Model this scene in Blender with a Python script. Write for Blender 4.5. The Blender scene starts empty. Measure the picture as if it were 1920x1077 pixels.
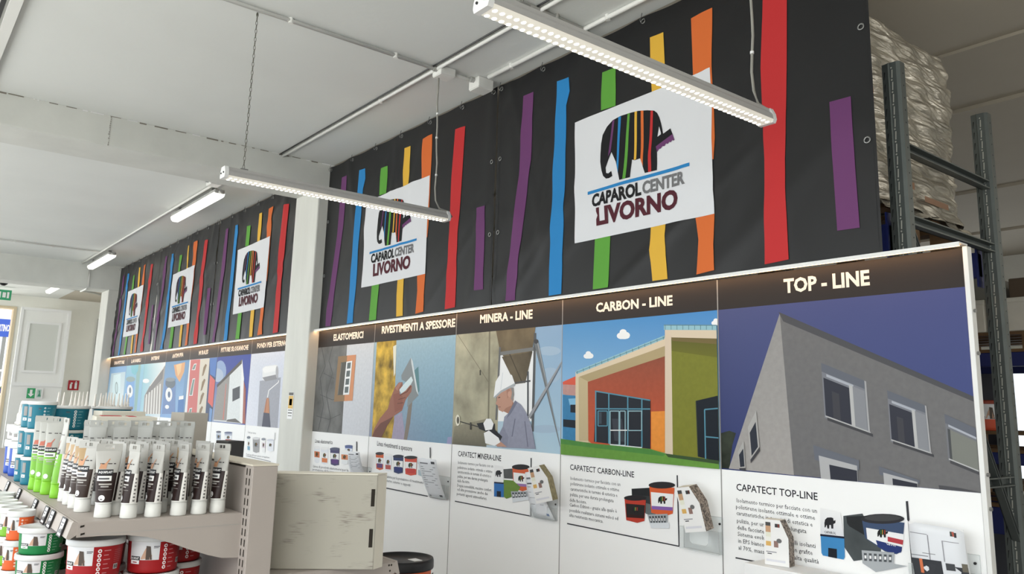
import bpy, bmesh, math, random
from mathutils import Vector, Matrix
random.seed(7)
C = bpy.context.scene.collection
sc = bpy.context.scene

# ------------------------------------------------------------------ camera
# world: x along the display wall (to the right), y into the wall (wall face at y = 0), z up, metres
EYE = 1.62; DIST = 3.2; CZ = 3.876
FOC = 1493.0667; PPX, PPY = 963.521, 490.014
RM = ((0.6243958905, 0.7806963123, 0.0253582306),
      (-0.1249200987, 0.1318515728, -0.9833667331),
      (-0.7710543047, 0.6108423943, 0.1798522406))
CAM = Vector((0, -DIST, EYE))
camd = bpy.data.cameras.new('camera'); cam = bpy.data.objects.new('camera', camd); C.objects.link(cam)
camd.sensor_width = 36; camd.lens = FOC / 1920 * 36
camd.shift_x = (960 - PPX) / 1920; camd.shift_y = (PPY - 538.5) / 1920
camd.clip_end = 200
cam.matrix_world = Matrix(((RM[0][0], -RM[1][0], -RM[2][0], CAM.x), (RM[0][1], -RM[1][1], -RM[2][1], CAM.y),
                           (RM[0][2], -RM[1][2], -RM[2][2], CAM.z), (0, 0, 0, 1)))
sc.camera = cam

def ray(px, py):
    a, b = (px - PPX) / FOC, (py - PPY) / FOC
    return Vector(tuple(RM[0][i] * a + RM[1][i] * b + RM[2][i] for i in range(3)))
def onY(px, py, y=0.0):
    d = ray(px, py); return CAM + d * ((y + DIST) / d.y)
def onZ(px, py, z):
    d = ray(px, py); return CAM + d * ((z - EYE) / d.z)
def onX(px, py, x):
    d = ray(px, py); return CAM + d * (x / d.x)

# ------------------------------------------------------------------ world, daylight and exposure
w = bpy.data.worlds.new('sky'); sc.world = w; w.use_nodes = True
bg = w.node_tree.nodes['Background']
bg.inputs['Color'].default_value = (0.86, 0.93, 1.0, 1); bg.inputs['Strength'].default_value = 1.6
vs = sc.view_settings
vs.view_transform = 'Standard'; vs.look = 'None'; vs.gamma = 1; vs.use_curve_mapping = False
vs.exposure = -0.16

def area(name, loc, rot, sx, sy, power, col=(1, 1, 1)):
    l = bpy.data.lights.new(name, 'AREA'); l.shape = 'RECTANGLE'; l.size = sx; l.size_y = sy
    l.energy = power; l.color = col
    o = bpy.data.objects.new(name, l); C.objects.link(o); o.location = loc; o.rotation_euler = rot
    return o
# daylight through the shop-front windows (behind the camera), the entrance and the warehouse window
area('daylight_shopfront', (-5.4, -6.1, 1.75), (math.radians(92), 0, 0), 17.8, 2.7, 290, (0.86, 0.94, 1.0))
area('daylight_shopfront_far', (-18.6, -6.1, 1.75), (math.radians(88), 0, 0), 5, 2.7, 130, (0.93, 0.97, 1.0))
area('daylight_entrance', (-21.3, -2.9, 1.8), (math.radians(90), 0, math.radians(-90)), 3.6, 3.0, 60, (0.95, 0.98, 1.0))
area('added_side_light', (4.95, 4.2, 2.3), (math.radians(90), 0, math.radians(90)), 4.4, 1.8, 90, (1, .97, .9))  # unseen side light, added so the stretch wrap catches highlights
for wy in (3.6, 6.4): area('added_glint_lamp', (1.3, wy, 3.6), (0, 0, 0), 2.4, .5, 22, (1, .93, .8))  # unseen lamps added over the warehouse for glints on the wrapped load
area('daylight_warehouse', (-5.2, 8.9, 1.6), (math.radians(-90), 0, 0), 3.2, 1.2, 30, (0.9, 0.95, 1.0))
# unseen overhead lamps, added behind the camera to brighten the wall boards
for lx, lw in ((-6.4, 22), (-4.4, 24), (-1.9, 20), (.6, 64), (2.6, 60)):
    for ly in (-4.4,):
        area('added_fill_lamp', (lx, ly, 2.85), (0, 0, 0), .3, 1.5, lw * 1.3, (1, .97, .92))
for lx in (-9.4, -12.6, -18.2): area('added_fill_lamp', (lx, -4.4, 2.85), (0, 0, 0), .3, 1.5, 16, (1, .97, .92))
sun = bpy.data.lights.new('sun', 'SUN'); sun.energy = 7; sun.angle = math.radians(1); sun.color = (1, .95, .88)
suno = bpy.data.objects.new('sun', sun); C.objects.link(suno); suno.rotation_euler = (math.radians(42), 0, math.radians(24))

# ------------------------------------------------------------------ colours, materials
def lin(v):
    v /= 255.0
    return v / 12.92 if v <= .04045 else ((v + .055) / 1.055) ** 2.4
def c(r, g, b): return (lin(r), lin(g), lin(b), 1.0)
PK = 1.28
def k(r, g, b):
    m, n = max(r, g, b), min(r, g, b)
    f = PK if m - n <= 22 and m > 190 else .93
    q = [min(.86, lin(v) * f) for v in (r, g, b)]; l = .3 * q[0] + .6 * q[1] + .1 * q[2]; d = .06 if m - n > 22 else 0
    return tuple(v * (1 - d) + l * d for v in q) + (1.0,)

MATS = {}
def mat(name, col=(.8, .8, .8, 1), rough=.5, metal=0.0, noise=0.0, nscale=8.0, emit=None, estr=0.0, bump=0.0, bscale=60.0,
        attr=False, stretch=(1, 1, 1), spec=.5, trans=0.0, alpha=1.0, ndetail=6):
    if name in MATS: return MATS[name]
    m = bpy.data.materials.new(name); m.use_nodes = True
    nt = m.node_tree; N = nt.nodes; L = nt.links
    b = N['Principled BSDF']
    b.inputs['Base Color'].default_value = col; b.inputs['Roughness'].default_value = rough
    b.inputs['Metallic'].default_value = metal; b.inputs['Specular IOR Level'].default_value = spec
    b.inputs['Transmission Weight'].default_value = trans; b.inputs['Alpha'].default_value = alpha
    src = None
    if attr:
        a = N.new('ShaderNodeAttribute'); a.attribute_name = 'Col'; src = a.outputs['Color']
        L.new(src, b.inputs['Base Color'])
    if noise or bump:
        tc = N.new('ShaderNodeTexCoord'); mp = N.new('ShaderNodeMapping'); mp.inputs['Scale'].default_value = stretch
        L.new(tc.outputs['Object'], mp.inputs['Vector'])
    if noise:
        n = N.new('ShaderNodeTexNoise'); n.inputs['Scale'].default_value = nscale; n.inputs['Detail'].default_value = ndetail
        L.new(mp.outputs['Vector'], n.inputs['Vector'])
        r = N.new('ShaderNodeMapRange'); r.inputs[1].default_value = .3; r.inputs[2].default_value = .7
        r.inputs[3].default_value = 1 - noise; r.inputs[4].default_value = 1 + noise * .6
        L.new(n.outputs['Fac'], r.inputs[0])
        v = N.new('ShaderNodeVectorMath'); v.operation = 'SCALE'
        if src: L.new(src, v.inputs[0])
        else: v.inputs[0].default_value = col[:3]
        L.new(r.outputs[0], v.inputs['Scale']); L.new(v.outputs[0], b.inputs['Base Color'])
    if bump:
        n2 = N.new('ShaderNodeTexNoise'); n2.inputs['Scale'].default_value = bscale; n2.inputs['Detail'].default_value = 5
        L.new(mp.outputs['Vector'], n2.inputs['Vector'])
        bp = N.new('ShaderNodeBump'); bp.inputs['Strength'].default_value = bump; bp.inputs['Distance'].default_value = .02 
        L.new(n2.outputs['Fac'], bp.inputs['Height']); L.new(bp.outputs['Normal'], b.inputs['Normal'])
    if emit:
        b.inputs['Emission Color'].default_value = emit; b.inputs['Emission Strength'].default_value = estr
    MATS[name] = m
    return m
def clear_mat(name, tint=(.95, .97, .98, 1), fac=.2, rough=.08):
    if name in MATS: return MATS[name]
    m = bpy.data.materials.new(name); m.use_nodes = True
    nt = m.node_tree; N = nt.nodes; L = nt.links
    b = N['Principled BSDF']; b.inputs['Base Color'].default_value = tint; b.inputs['Roughness'].default_value = rough
    t = N.new('ShaderNodeBsdfTransparent'); t.inputs[0].default_value = (.97, .98, .98, 1)
    mx = N.new('ShaderNodeMixShader'); mx.inputs[0].default_value = fac
    L.new(t.outputs[0], mx.inputs[1]); L.new(b.outputs[0], mx.inputs[2]); L.new(mx.outputs[0], N['Material Output'].inputs['Surface'])
    MATS[name] = m
    return m

WALL = mat('white_wall_paint', k(214, 213, 206), .8, noise=.04, nscale=1.5, bump=.06, bscale=40)
CEIL = mat('ceiling_paint', k(204, 206, 203), .85, noise=.035, nscale=1.2, bump=.05, bscale=25)
CEILD = mat('warehouse_ceiling_dimmed', k(196, 187, 170), .85, noise=.05, nscale=1.0)  # same ceiling as the shop's, with the warehouse's weaker light put into the colour
CONC = mat('painted_concrete', k(194, 194, 188), .75, noise=.09, nscale=5, bump=.12, bscale=18, stretch=(1, 1, .25))
BEAMM = mat('painted_beam', k(192, 193, 188), .75, noise=.07, nscale=3, bump=.1, bscale=15)
FLOORM = mat('grey_floor', k(128, 126, 122), .45, noise=.12, nscale=3)
PAVE = mat('pavement', k(205, 200, 190), .9, noise=.1, nscale=2)
PVC = mat('white_plastic_trunking', k(212, 212, 208), .45)
PVCG = mat('grey_plastic', k(178, 178, 174), .5)
PRINT = mat('printed_vinyl', rough=.48, attr=True, spec=.13)
PRMOT = mat('printed_vinyl_stucco', rough=.48, spec=.13, attr=True, noise=.07, nscale=40)
PRSTO = mat('printed_vinyl_stone', rough=.48, spec=.13, attr=True, noise=.42, nscale=5, ndetail=9)
PRLEAF = mat('printed_vinyl_leaves', rough=.48, spec=.13, attr=True, noise=.75, nscale=9, ndetail=4)
BLACKV = mat('black_banner_fabric', k(33, 33, 34), .42, noise=.05, nscale=3, spec=.3)
BPRINT = mat('banner_ink', rough=.55, attr=True, spec=.1)
ALU = mat('white_aluminium', k(205, 205, 203), .35)
STEEL = mat('zinc_steel', c(150, 150, 148), .35, metal=.9)
CHAINM = mat('chain_steel', c(120, 118, 110), .4, metal=.8)
CABLE = mat('grey_cable', k(160, 158, 150), .5)
RACK = mat('grey_rack_steel', k(98, 104, 102), .42, metal=.35, noise=.08, nscale=9)
RACKD = mat('rack_slot_dark', k(22, 24, 26), .8)
RACKL = mat('rack_slot_light', k(190, 190, 180), .6)
RBLUE = mat('rack_beam_blue', k(30, 42, 110), .5)
WRAP = mat('stretch_wrap_film', (.58, .54, .46, 1), .16, metal=.6, noise=.3, nscale=3, bump=.35, bscale=18, stretch=(2.0, 1.6, 8), spec=.9, ndetail=8)
WOOD = mat('pallet_wood', k(120, 90, 58), .8, noise=.25, nscale=6, stretch=(1, 6, 6))
SHELFM = mat('white_shelf_enamel', k(176, 167, 160), .5, spec=.3)
CARD = mat('white_cardboard', k(196, 192, 180), .8, noise=.03, nscale=5)
SLOT = mat('dark_slot', k(40, 34, 26), .9)
PLAS = mat('printed_plastic', rough=.42, attr=True, spec=.28)
WPLAS = mat('white_plastic', k(214, 215, 213), .35)
BPLAS = mat('black_plastic', k(28, 28, 30), .4)
LED = mat('led_diffuser', (.7, .68, .62, 1), .5, emit=(1, .93, .78, 1), estr=.42)
LEDB = mat('led_lens', (.9, .9, .88, 1), .5, emit=(1, .96, .88, 1), estr=5.0)
TUBEL = mat('fluorescent_cover', (.9, .9, .88, 1), .5, emit=(1, .97, .85, 1), estr=2.6)
STRIP = mat('warm_led_strip', (.9, .8, .6, 1), .5, emit=(1, .58, .27, 1), estr=11.0)
ACRY = clear_mat('clear_acrylic', fac=.09)
PAPER = mat('paper', rough=.6, attr=True)

# ------------------------------------------------------------------ mesh helpers
class MB:
    def __init__(s): s.v = []; s.f = []; s.m = []; s.c = []
    def add(s, vs_, fs, m=0, col=(1, 1, 1, 1)):
        o = len(s.v); s.v += [tuple(p) for p in vs_]
        for i, f in enumerate(fs):
            s.f.append(tuple(o + j for j in f)); s.m.append(m)
            if isinstance(col, list): s.c.append([col[j] for j in f])
            else: s.c.append([col] * len(f))
        return s
    def box(s, x0, x1, y0, y1, z0, z1, m=0, col=(1, 1, 1, 1)):
        vs_ = [(x, y, z) for x in (x0, x1) for y in (y0, y1) for z in (z0, z1)]
        fs = [(0, 1, 3, 2), (4, 6, 7, 5), (0, 4, 5, 1), (2, 3, 7, 6), (0, 2, 6, 4), (1, 5, 7, 3)]
        return s.add(vs_, fs, m, col)
    def poly(s, pts, m=0, col=(1, 1, 1, 1)):
        return s.add(pts, [tuple(range(len(pts)))], m, col)
    def tube(s, pts, r, n=8, m=0, col=(1, 1, 1, 1), cap=True):
        pts = [Vector(p) for p in pts]; vs_ = []; fs = []
        for i, p in enumerate(pts):
            d = (pts[min(i + 1, len(pts) - 1)] - pts[max(i - 1, 0)]).normalized()
            a = d.cross(Vector((0, 0, 1)) if abs(d.z) < .9 else Vector((1, 0, 0))).normalized(); b = d.cross(a)
            for j in range(n):
                t = 2 * math.pi * j / n; vs_.append(p + a * (r * math.cos(t)) + b * (r * math.sin(t)))
        for i in range(len(pts) - 1):
            for j in range(n):
                fs.append((i * n + j, i * n + (j + 1) % n, (i + 1) * n + (j + 1) % n, (i + 1) * n + j))
        if cap: fs += [tuple(range(n))[::-1], tuple((len(pts) - 1) * n + j for j in range(n))]
        return s.add(vs_, fs, m, col)
    def lathe(s, prof, n=32, m=0, col=(1, 1, 1, 1), cx=0, cy=0, cz=0, colf=None):
        vs_ = []; 
        for r, z in prof:
            for j in range(n):
                t = 2 * math.pi * j / n; vs_.append((cx + r * math.cos(t), cy + r * math.sin(t), cz + z))
        for i in range(len(prof) - 1):
            for j in range(n):
                pass
        o = len(s.v); s.v += vs_
        for i in range(len(prof) - 1):
            for j in range(n):
                f = (i * n + j, i * n + (j + 1) % n, (i + 1) * n + (j + 1) % n, (i + 1) * n + j)
                s.f.append(tuple(o + q for q in f)); s.m.append(m)
                cc = colf(2 * math.pi * (j + .5) / n, (prof[i][1] + prof[i + 1][1]) / 2) if colf else col
                s.c.append([cc] * 4)
        return s
    def build(s, name, mats, parent=None, origin=(0, 0, 0), smooth=False, bevel=0.0, solid=0.0):
        me = bpy.data.meshes.new(name)
        ox, oy, oz = origin
        me.from_pydata([(x - ox, y - oy, z - oz) for x, y, z in s.v], [], s.f)
        if not isinstance(mats, (list, tuple)): mats = [mats]
        for m in mats: me.materials.append(m)
        me.polygons.foreach_set('material_index', s.m)
        at = me.color_attributes.new('Col', 'FLOAT_COLOR', 'CORNER')
        flat = []
        for cs in s.c:
            for q in cs: flat += list(q)
        at.data.foreach_set('color', flat)
        if smooth: me.polygons.foreach_set('use_smooth', [True] * len(me.polygons))
        me.update()
        o = bpy.data.objects.new(name, me); C.objects.link(o)
        if parent: o.parent = parent
        if bevel:
            b = o.modifiers.new('bevel', 'BEVEL'); b.width = bevel; b.segments = 2; b.limit_method = 'ANGLE'
        if solid:
            b = o.modifiers.new('solid', 'SOLIDIFY'); b.thickness = solid; b.offset = -1
        return o

def tag(o, label=None, cat=None, group=None, kind=None):
    if label: o['label'] = label
    if cat: o['category'] = cat
    if group: o['group'] = group
    if kind: o['kind'] = kind
    return o
def thing(name, label, cat, loc=(0, 0, 0), rz=0.0, group=None):
    o = bpy.data.objects.new(name, None); C.objects.link(o); o.location = loc; o.rotation_euler = (0, 0, rz)
    o.empty_display_size = .1
    return tag(o, label, cat, group)
def kids(o): return [q for q in bpy.data.objects if q.parent == o]
def dup(o, loc, rz=0.0, label=None, group=None, sc_=None):
    r = o.copy(); C.objects.link(r); r.location = loc; r.rotation_euler = (0, 0, rz)
    if label: r['label'] = label
    if group: r['group'] = group
    if sc_: r.scale = sc_
    for ch in list(o.children):
        q = ch.copy(); C.objects.link(q); q.parent = r
        for g in list(ch.children):
            d = g.copy(); C.objects.link(d); d.parent = q
    return r
def struct(name, mb, m, **kw):
    return tag(mb.build(name, m, **kw), kind='structure')

# text as 2-D triangles: cap height 1, starts at x = 0
_T = {}
FONT = None
_H = []
def caph():
    if not _H:
        cu = bpy.data.curves.new('t', 'FONT'); cu.body = 'H'
        if FONT: cu.font = FONT
        ob = bpy.data.objects.new('t', cu); C.objects.link(ob); dg = bpy.context.evaluated_depsgraph_get(); dg.update()
        me = ob.evaluated_get(dg).to_mesh(); _H.append(max(v.co.y for v in me.vertices) or .729); ob.evaluated_get(dg).to_mesh_clear()
        bpy.data.objects.remove(ob); bpy.data.curves.remove(cu)
    return _H[0]
def glyphs(txt, bold=0.0, res=2):
    key = (txt, bold, res)
    if key in _T: return _T[key]
    cu = bpy.data.curves.new('t', 'FONT'); cu.body = txt; cu.resolution_u = res; cu.offset = bold; cu.fill_mode = 'FRONT'
    if FONT: cu.font = FONT
    ob = bpy.data.objects.new('t', cu); C.objects.link(ob)
    dg = bpy.context.evaluated_depsgraph_get(); dg.update()
    me = ob.evaluated_get(dg).to_mesh()
    vs_ = [(v.co.x, v.co.y) for v in me.vertices]; fs = [tuple(p.vertices) for p in me.polygons]
    ob.evaluated_get(dg).to_mesh_clear()
    bpy.data.objects.remove(ob); bpy.data.curves.remove(cu)
    x0 = min(v[0] for v in vs_); x1 = max(v[0] for v in vs_)
    H = caph()
    vs_ = [((x - x0) / H, y / H) for x, y in vs_]
    _T[key] = (vs_, fs, (x1 - x0) / H)
    return _T[key]

class Print:
    """flat artwork printed on the wall plane: traced corners are projected on to the board's real plane"""
    def __init__(s, frame, y0, step=.00012):
        s.ox, s.oy, s.s = frame; s.y = y0; s.step = step; s.mb = MB()
    def frame(s, fr): s.ox, s.oy, s.s = fr; return s
    def P(s, p):
        q = onY(s.ox + p[0] / s.s, s.oy + p[1] / s.s, s.y); return (q.x, q.z)
    def raw(s, pts, col, m=0, fs=None):
        s.y -= s.step
        s.mb.add([(x, s.y, z) for x, z in pts], fs or [tuple(range(len(pts)))], m, col)
        return s
    def poly(s, pts, col, m=0): return s.raw([s.P(p) for p in pts], col, m)
    def quad(s, tl, tr, br, bl, ctop, cbot=None, m=0):
        cb = cbot or ctop
        return s.raw([s.P(p) for p in (tl, tr, br, bl)], [ctop, ctop, cb, cb], m)
    def ell(s, cx, cy, rx, ry, col, n=20, m=0):
        return s.poly([(cx + rx * math.cos(2 * math.pi * i / n), cy + ry * math.sin(2 * math.pi * i / n)) for i in range(n)], col, m)
    def line(s, pts, wd, col, m=0):
        for a, b in zip(pts, pts[1:]):
            dx, dy = b[0] - a[0], b[1] - a[1]; l = math.hypot(dx, dy) or 1; nx, ny = -dy / l * wd / 2, dx / l * wd / 2
            s.poly([(a[0] + nx, a[1] + ny), (b[0] + nx, b[1] + ny), (b[0] - nx, b[1] - ny), (a[0] - nx, a[1] - ny)], col, m)
        return s
    def inq(s, q, u, v):
        tl, tr, br, bl = q
        return ((1 - v) * ((1 - u) * tl[0] + u * tr[0]) + v * ((1 - u) * bl[0] + u * br[0]),
                (1 - v) * ((1 - u) * tl[1] + u * tr[1]) + v * ((1 - u) * bl[1] + u * br[1]))
    def sub(s, q, u0, v0, u1, v1, col, m=0):
        return s.poly([s.inq(q, u0, v0), s.inq(q, u1, v0), s.inq(q, u1, v1), s.inq(q, u0, v1)], col, m)
    def text(s, txt, a, b, cap, col, bold=0.0, res=2):
        """baseline from a to b, capital letters cap tall (traced units, at a)"""
        vs_, fs, wd = glyphs(txt, bold, res)
        A = s.P(a); B = s.P(b); T = s.P((a[0], a[1] - cap)); h = T[1] - A[1]; W = B[0] - A[0]; dz = (B[1] - A[1]) 
        return s.raw([(A[0] + W * x / wd, A[1] + h * y + dz * x / wd) for x, y in vs_], col, 0, fs)
    def can(s, x, y, wd, h, body, lid, band, bandc=None):
        """a pot in the product row: x, y is its top left"""
        s.poly([(x, y + h * .1), (x + wd, y + h * .14), (x + wd * .94, y + h * .95), (x + wd * .5, y + h), (x + wd * .06, y + h * .92)], body)
        s.sub(((x + wd * .03, y + h * .3), (x + wd * .97, y + h * .34), (x + wd * .95, y + h * .68), (x + wd * .05, y + h * .64)), 0, 0, 1, 1, band)
        if bandc: s.sub(((x + wd * .05, y + h * .62), (x + wd * .95, y + h * .66), (x + wd * .94, y + h * .9), (x + wd * .06, y + h * .86)), .1, 0, .9, 1, bandc)
        s.ell(x + wd * .5, y + h * .09, wd * .54, h * .085, lid)
        s.eleph(x + wd * .3, y + h * .36, wd * .4, h * .26)
        return s
    def eleph(s, x, y, wd, h, dark=(.02, .02, .02, 1), bars=True):
        o = [(0, .5), (.06, .2), (.25, .02), (.6, 0), (.78, .06), (.82, .3), (1, .25), (.98, .5), (.8, .6), (.8, 1), (.62, 1), (.58, .68), (.45, .68), (.43, 1), (.27, 1), (.2, .66), (.1, .9), (.02, .9)]
        s.poly([(x + wd * a, y + h * b) for a, b in o], dark)
        if bars:
            for u, cc in ((.32, k(60, 140, 70)), (.47, k(215, 170, 60)), (.68, k(200, 70, 50))):
                s.poly([(x + wd * u, y + h * .08), (x + wd * (u + .06), y + h * .08), (x + wd * (u + .05), y + h * .62), (x + wd * (u - .01), y + h * .62)], cc)
        return s

# ================================================================== SETTING
XR, XL, YF = -6.928, -7.455, -.103          # near pillar: right face, left face, front face
YS = -6.2                                   # shop front behind the camera
XE = -21.5                                  # end wall with the entrance
struct('floor', MB().box(XE - .3, 5.2, YS - .2, 9.2, -.1, 0), FLOORM)
struct('ceiling', MB().box(XE - .3, 5.2, YS - .2, 0.03, CZ, CZ + .15), CEIL)
struct('ceiling', MB().box(XE - .3, 5.2, 0.03, 9.2, CZ, CZ + .15), CEILD)
struct('beam', MB().box(XL, XR, YS, .42, 3.62, CZ + .02), BEAMM, bevel=.012)
struct('beam', MB().box(-15.74, -15.2, YS, .42, 3.45, CZ + .02), BEAMM, bevel=.012)
struct('pillar', MB().box(XL, XR, YF, .42, 0, 3.625), CONC, bevel=.012)
struct('pillar', MB().box(-15.74, -15.2, -.165, .42, 0, 3.455), CONC, bevel=.012)
struct('wall_right', MB().box(5, 5.2, YS, 2.0, 0, CZ).box(5, 5.2, 6.4, 9.2, 0, CZ).box(5, 5.2, 2.0, 6.4, 0, 1.4).box(5, 5.2, 2.0, 6.4, 3.2, CZ), WALL)
f = MB()
for y in (2.0, 3.45, 4.9, 6.34): f.box(5.08, 5.13, y, y + .06, 1.4, 3.2)
struct('window_7', f.box(5.08, 5.13, 2, 6.4, 1.4, 1.46).box(5.08, 5.13, 2, 6.4, 3.14, 3.2), mat('window_frame_grey', k(150, 150, 150), .5))  # unseen window, added as an opening for the side light on the wrap
b = MB()                                     # shop front: piers, parapet and lintel around the window openings
b.box(XE - .3, 5.2, YS - .2, YS, 3.12, CZ); b.box(XE - .3, 5.2, YS - .2, YS, 0, .38)
for x0, x1 in ((XE - .3, -21.1), (-16.1, -15.0), (-2.0, -1.6), (3.6, 5.2), (-7.5, -6.9), (-11.4, -11.0)): b.box(x0, x1, YS - .2, YS, 0, CZ)
struct('wall_front', b, WALL)
for n, (x0, x1) in enumerate(((-21.1, -16.1), (-15.0, -11.4), (-11.0, -7.5), (-6.9, -2.0), (-1.6, 3.6))):
    f = MB()
    for q0, q1, z0, z1 in ((x0, x0 + .06, .38, 3.12), (x1 - .06, x1, .38, 3.12), (x0, x1, .38, .44), (x0, x1, 3.06, 3.12), ((x0 + x1) / 2 - .03, (x0 + x1) / 2 + .03, .38, 3.12)):
        f.box(q0, q1, YS - .16, YS - .1, z0, z1)
    struct('window_%d' % (n + 1), f, ALU)
b = MB().box(XE - .3, XE, -.78, 9.2, 0, CZ).box(XE - .3, XE, YS, -.78, 3.58, CZ).box(XE - .3, XE, YS, -4.9, 0, CZ)
struct('wall_left', b, WALL)
b = MB().box(XE, 5.2, 9, 9.2, 2.3, CZ).box(XE, -7.2, 9, 9.2, 0, 2.3).box(-3.2, 5.2, 9, 9.2, 0, 2.3).box(-7.2, -3.2, 9, 9.2, 0, .7)
struct('wall_back', b, WALL)
f = MB()
for x in (-7.2, -5.9, -4.6, -3.26): f.box(x, x + .06, 9.05, 9.1, .7, 2.3)
f.box(-7.2, -3.2, 9.05, 9.1, .7, .76).box(-7.2, -3.2, 9.05, 9.1, 2.24, 2.3)
struct('window_6', f, ALU)
# end wall side return with a doorway recess beyond the far pillar
struct('wall_side', MB().box(XE, -15.74, 1.35, 1.5, 0, CZ), WALL)
struct('trim_1', MB().box(XE, XE + .04, .98, 1.35, 0, 3.42).box(XE, XE + .05, .93, .98, 0, 3.47), PVCG)
# chipped paint line where the near beam meets the ceiling
rngc = random.Random(12); cm = MB(); y = -4.0
while y < -.05:
    L_ = rngc.uniform(.01, .11); h_ = rngc.uniform(.002, .008); d_ = k(138, 132, 122) if rngc.random() < .6 else k(226, 226, 222)
    cm.box(XR - .001, XR + .003, y, y + L_, CZ - h_ - rngc.uniform(0, .006), CZ - .001, 0, d_); y += L_ + rngc.uniform(0, .07)
for yy in (-1.95,):
    for i in range(14): cm.box(XR - .001, XR + .002, yy + rngc.uniform(-.006, .006), yy + .007, CZ - .018 * i - .018, CZ - .018 * i - .004, 0, k(168, 165, 158))
struct('trim_7', cm, mat('chipped_paint', rough=.9, attr=True))
# warehouse ceiling joint battens
for n, (y, h) in enumerate(((1.83, .02), (2.85, .03), (5.2, .03), (7.2, .03))):
    struct('trim_%d' % (n + 2), MB().box(-12, 4, y - .02, y + .02, CZ - h, CZ + .01), CEILD)
struct('terrain', MB().box(-60, XE - .3, -40, 25, -.12, -.02).box(XE - .3, 12, -40, YS - .2, -.12, -.02), PAVE)
# tall folding door leaf beside the entrance
d1 = MB().box(-20.98, -20.93, -.76, .25, 1.86, 3.55).box(-20.98, -20.93, -.76, .25, .05, 1.82)
dl = struct('door_1', d1, mat('door_leaf_white', k(216, 217, 212), .5), bevel=.008)
fr = MB()
for y0, y1, z0, z1 in ((-.76, .25, 3.5, 3.56), (-.76, .25, 1.8, 1.88), (-.76, -.70, 1.88, 3.5), (.19, .25, 1.88, 3.5),
                       (-.6, .08, 3.2, 3.25), (-.6, .08, 2.1, 2.15), (-.6, -.55, 2.15, 3.2), (.03, .08, 2.15, 3.2)):
    fr.box(-20.93, -20.905, y0, y1, z0, z1)
fr.build('moulding', mat('moulding_white', k(232, 232, 228), .45), dl)
MB().box(-20.932, -20.925, -.55, .03, 2.15, 3.2).build('door_panel', mat('door_panel_grey', k(192, 194, 190), .5), dl)
MB().box(XE - .3, XE + .01, -.86, -.78, 0, 3.66).box(XE - .3, XE + .01, -4.98, -4.9, 0, 3.66).box(XE - .3, XE + .01, -4.9, -.86, 3.58, 3.66)
struct('trim_6', MB().box(XE - .3, XE + .02, -.84, -.78, 0, 3.6).box(XE - .3, XE + .02, -4.9, -.84, 3.55, 3.6), mat('timber_trim', k(226, 208, 176), .6))

# ================================================================== OUTSIDE THE ENTRANCE
XO = -30.0
tw = onX(0, 588, XO); t2 = onX(26, 640, XO)
q = thing('sign_board', 'blue sign board with white capital letters outside the entrance', 'sign', (XO, -1.9, 2.5))
zt, zb = onX(0, 598, XO).z, onX(10, 632, XO).z
yr = onX(25, 615, XO).y
MB().box(XO - .1, XO, yr - 2.6, yr, zb, zt).build('board', mat('blue_sign', k(45, 80, 175), .5), q, q.location)
vs_, fs, wd = glyphs('MARTINO', .02)
h = (zt - zb) * .36
tx = MB(); tw = (onX(25, 612, XO).y - onX(0, 606, XO).y) * 1.15
tx.add([(XO + .004, yr - .1 - tw + x / wd * tw, (zt + zb) / 2 - h / 2 + y * h) for x, y in vs_], fs)
tx.build('lettering', WPLAS, q, q.location)
MB().box(XO - .12, XO - .02, yr - 2.4, yr - 2.3, 0, zb).box(XO - .12, XO - .02, yr - .25, yr - .15, 0, zb).build('post', STEEL, q, q.location)
q = tag(MB().box(XO - 1.2, XO - 1.1, yr - 4, yr - .7, zt + .05, zt + 1.3).build('hoarding', mat('red_hoarding', k(175, 60, 62), .6)),
        'dull red hoarding outside the entrance, above the blue sign', 'hoarding')
b = MB()
for i in range(5):
    y = yr - 2.4 + i * .62
    b.tube([(XO + 1.5, y, 0), (XO + 1.5, y, 2.35)], .035, 6)
for z in (.5, 1.1, 1.7, 2.3): b.tube([(XO + 1.5, yr - 2.5, z), (XO + 1.5, yr + .2, z)], .035, 6)
tag(b.build('scaffold', mat('white_painted_steel', k(215, 218, 225), .4)), 'white steel scaffold frame standing outside the entrance', 'scaffold')
b = MB()
for i in range(4):
    y = yr - 2.4 + i * .62
    b.tube([(XO + 1.4, y, .5 + (i % 2) * 1.7), (XO + 1.4, y + .62, .5 + ((i + 1) % 2) * 1.7)], .03, 6)
bpy.data.objects['scaffold']
b.build('brace', mat('white_painted_steel'), bpy.data.objects['scaffold'])
tag(MB().box(XO + 1.6, XO + 1.68, yr - 2.6, yr + .1, 1.62, 1.78).build('plank', RBLUE), 'blue plank lying across the white scaffold outside', 'plank')
hb = MB()
for i in range(260):
    x, y, z = XO - 2 + random.uniform(-.4, .4), yr - 1.4 + random.uniform(-2, 1.6), random.uniform(.05, 1.9)
    a = random.uniform(0, 6.28); r = .14
    hb.add([(x + .05, y + r * math.cos(a), z + r * math.sin(a)), (x, y + r * math.cos(a + 2.1), z + r * math.sin(a + 2.1)), (x - .05, y + r * math.cos(a + 4.2), z + r * math.sin(a + 4.2))], [(0, 1, 2)])
tag(hb.build('hedge', mat('hedge_leaf', k(120, 140, 85), .7)), 'green hedge growing behind the scaffold outside', 'hedge')

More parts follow.
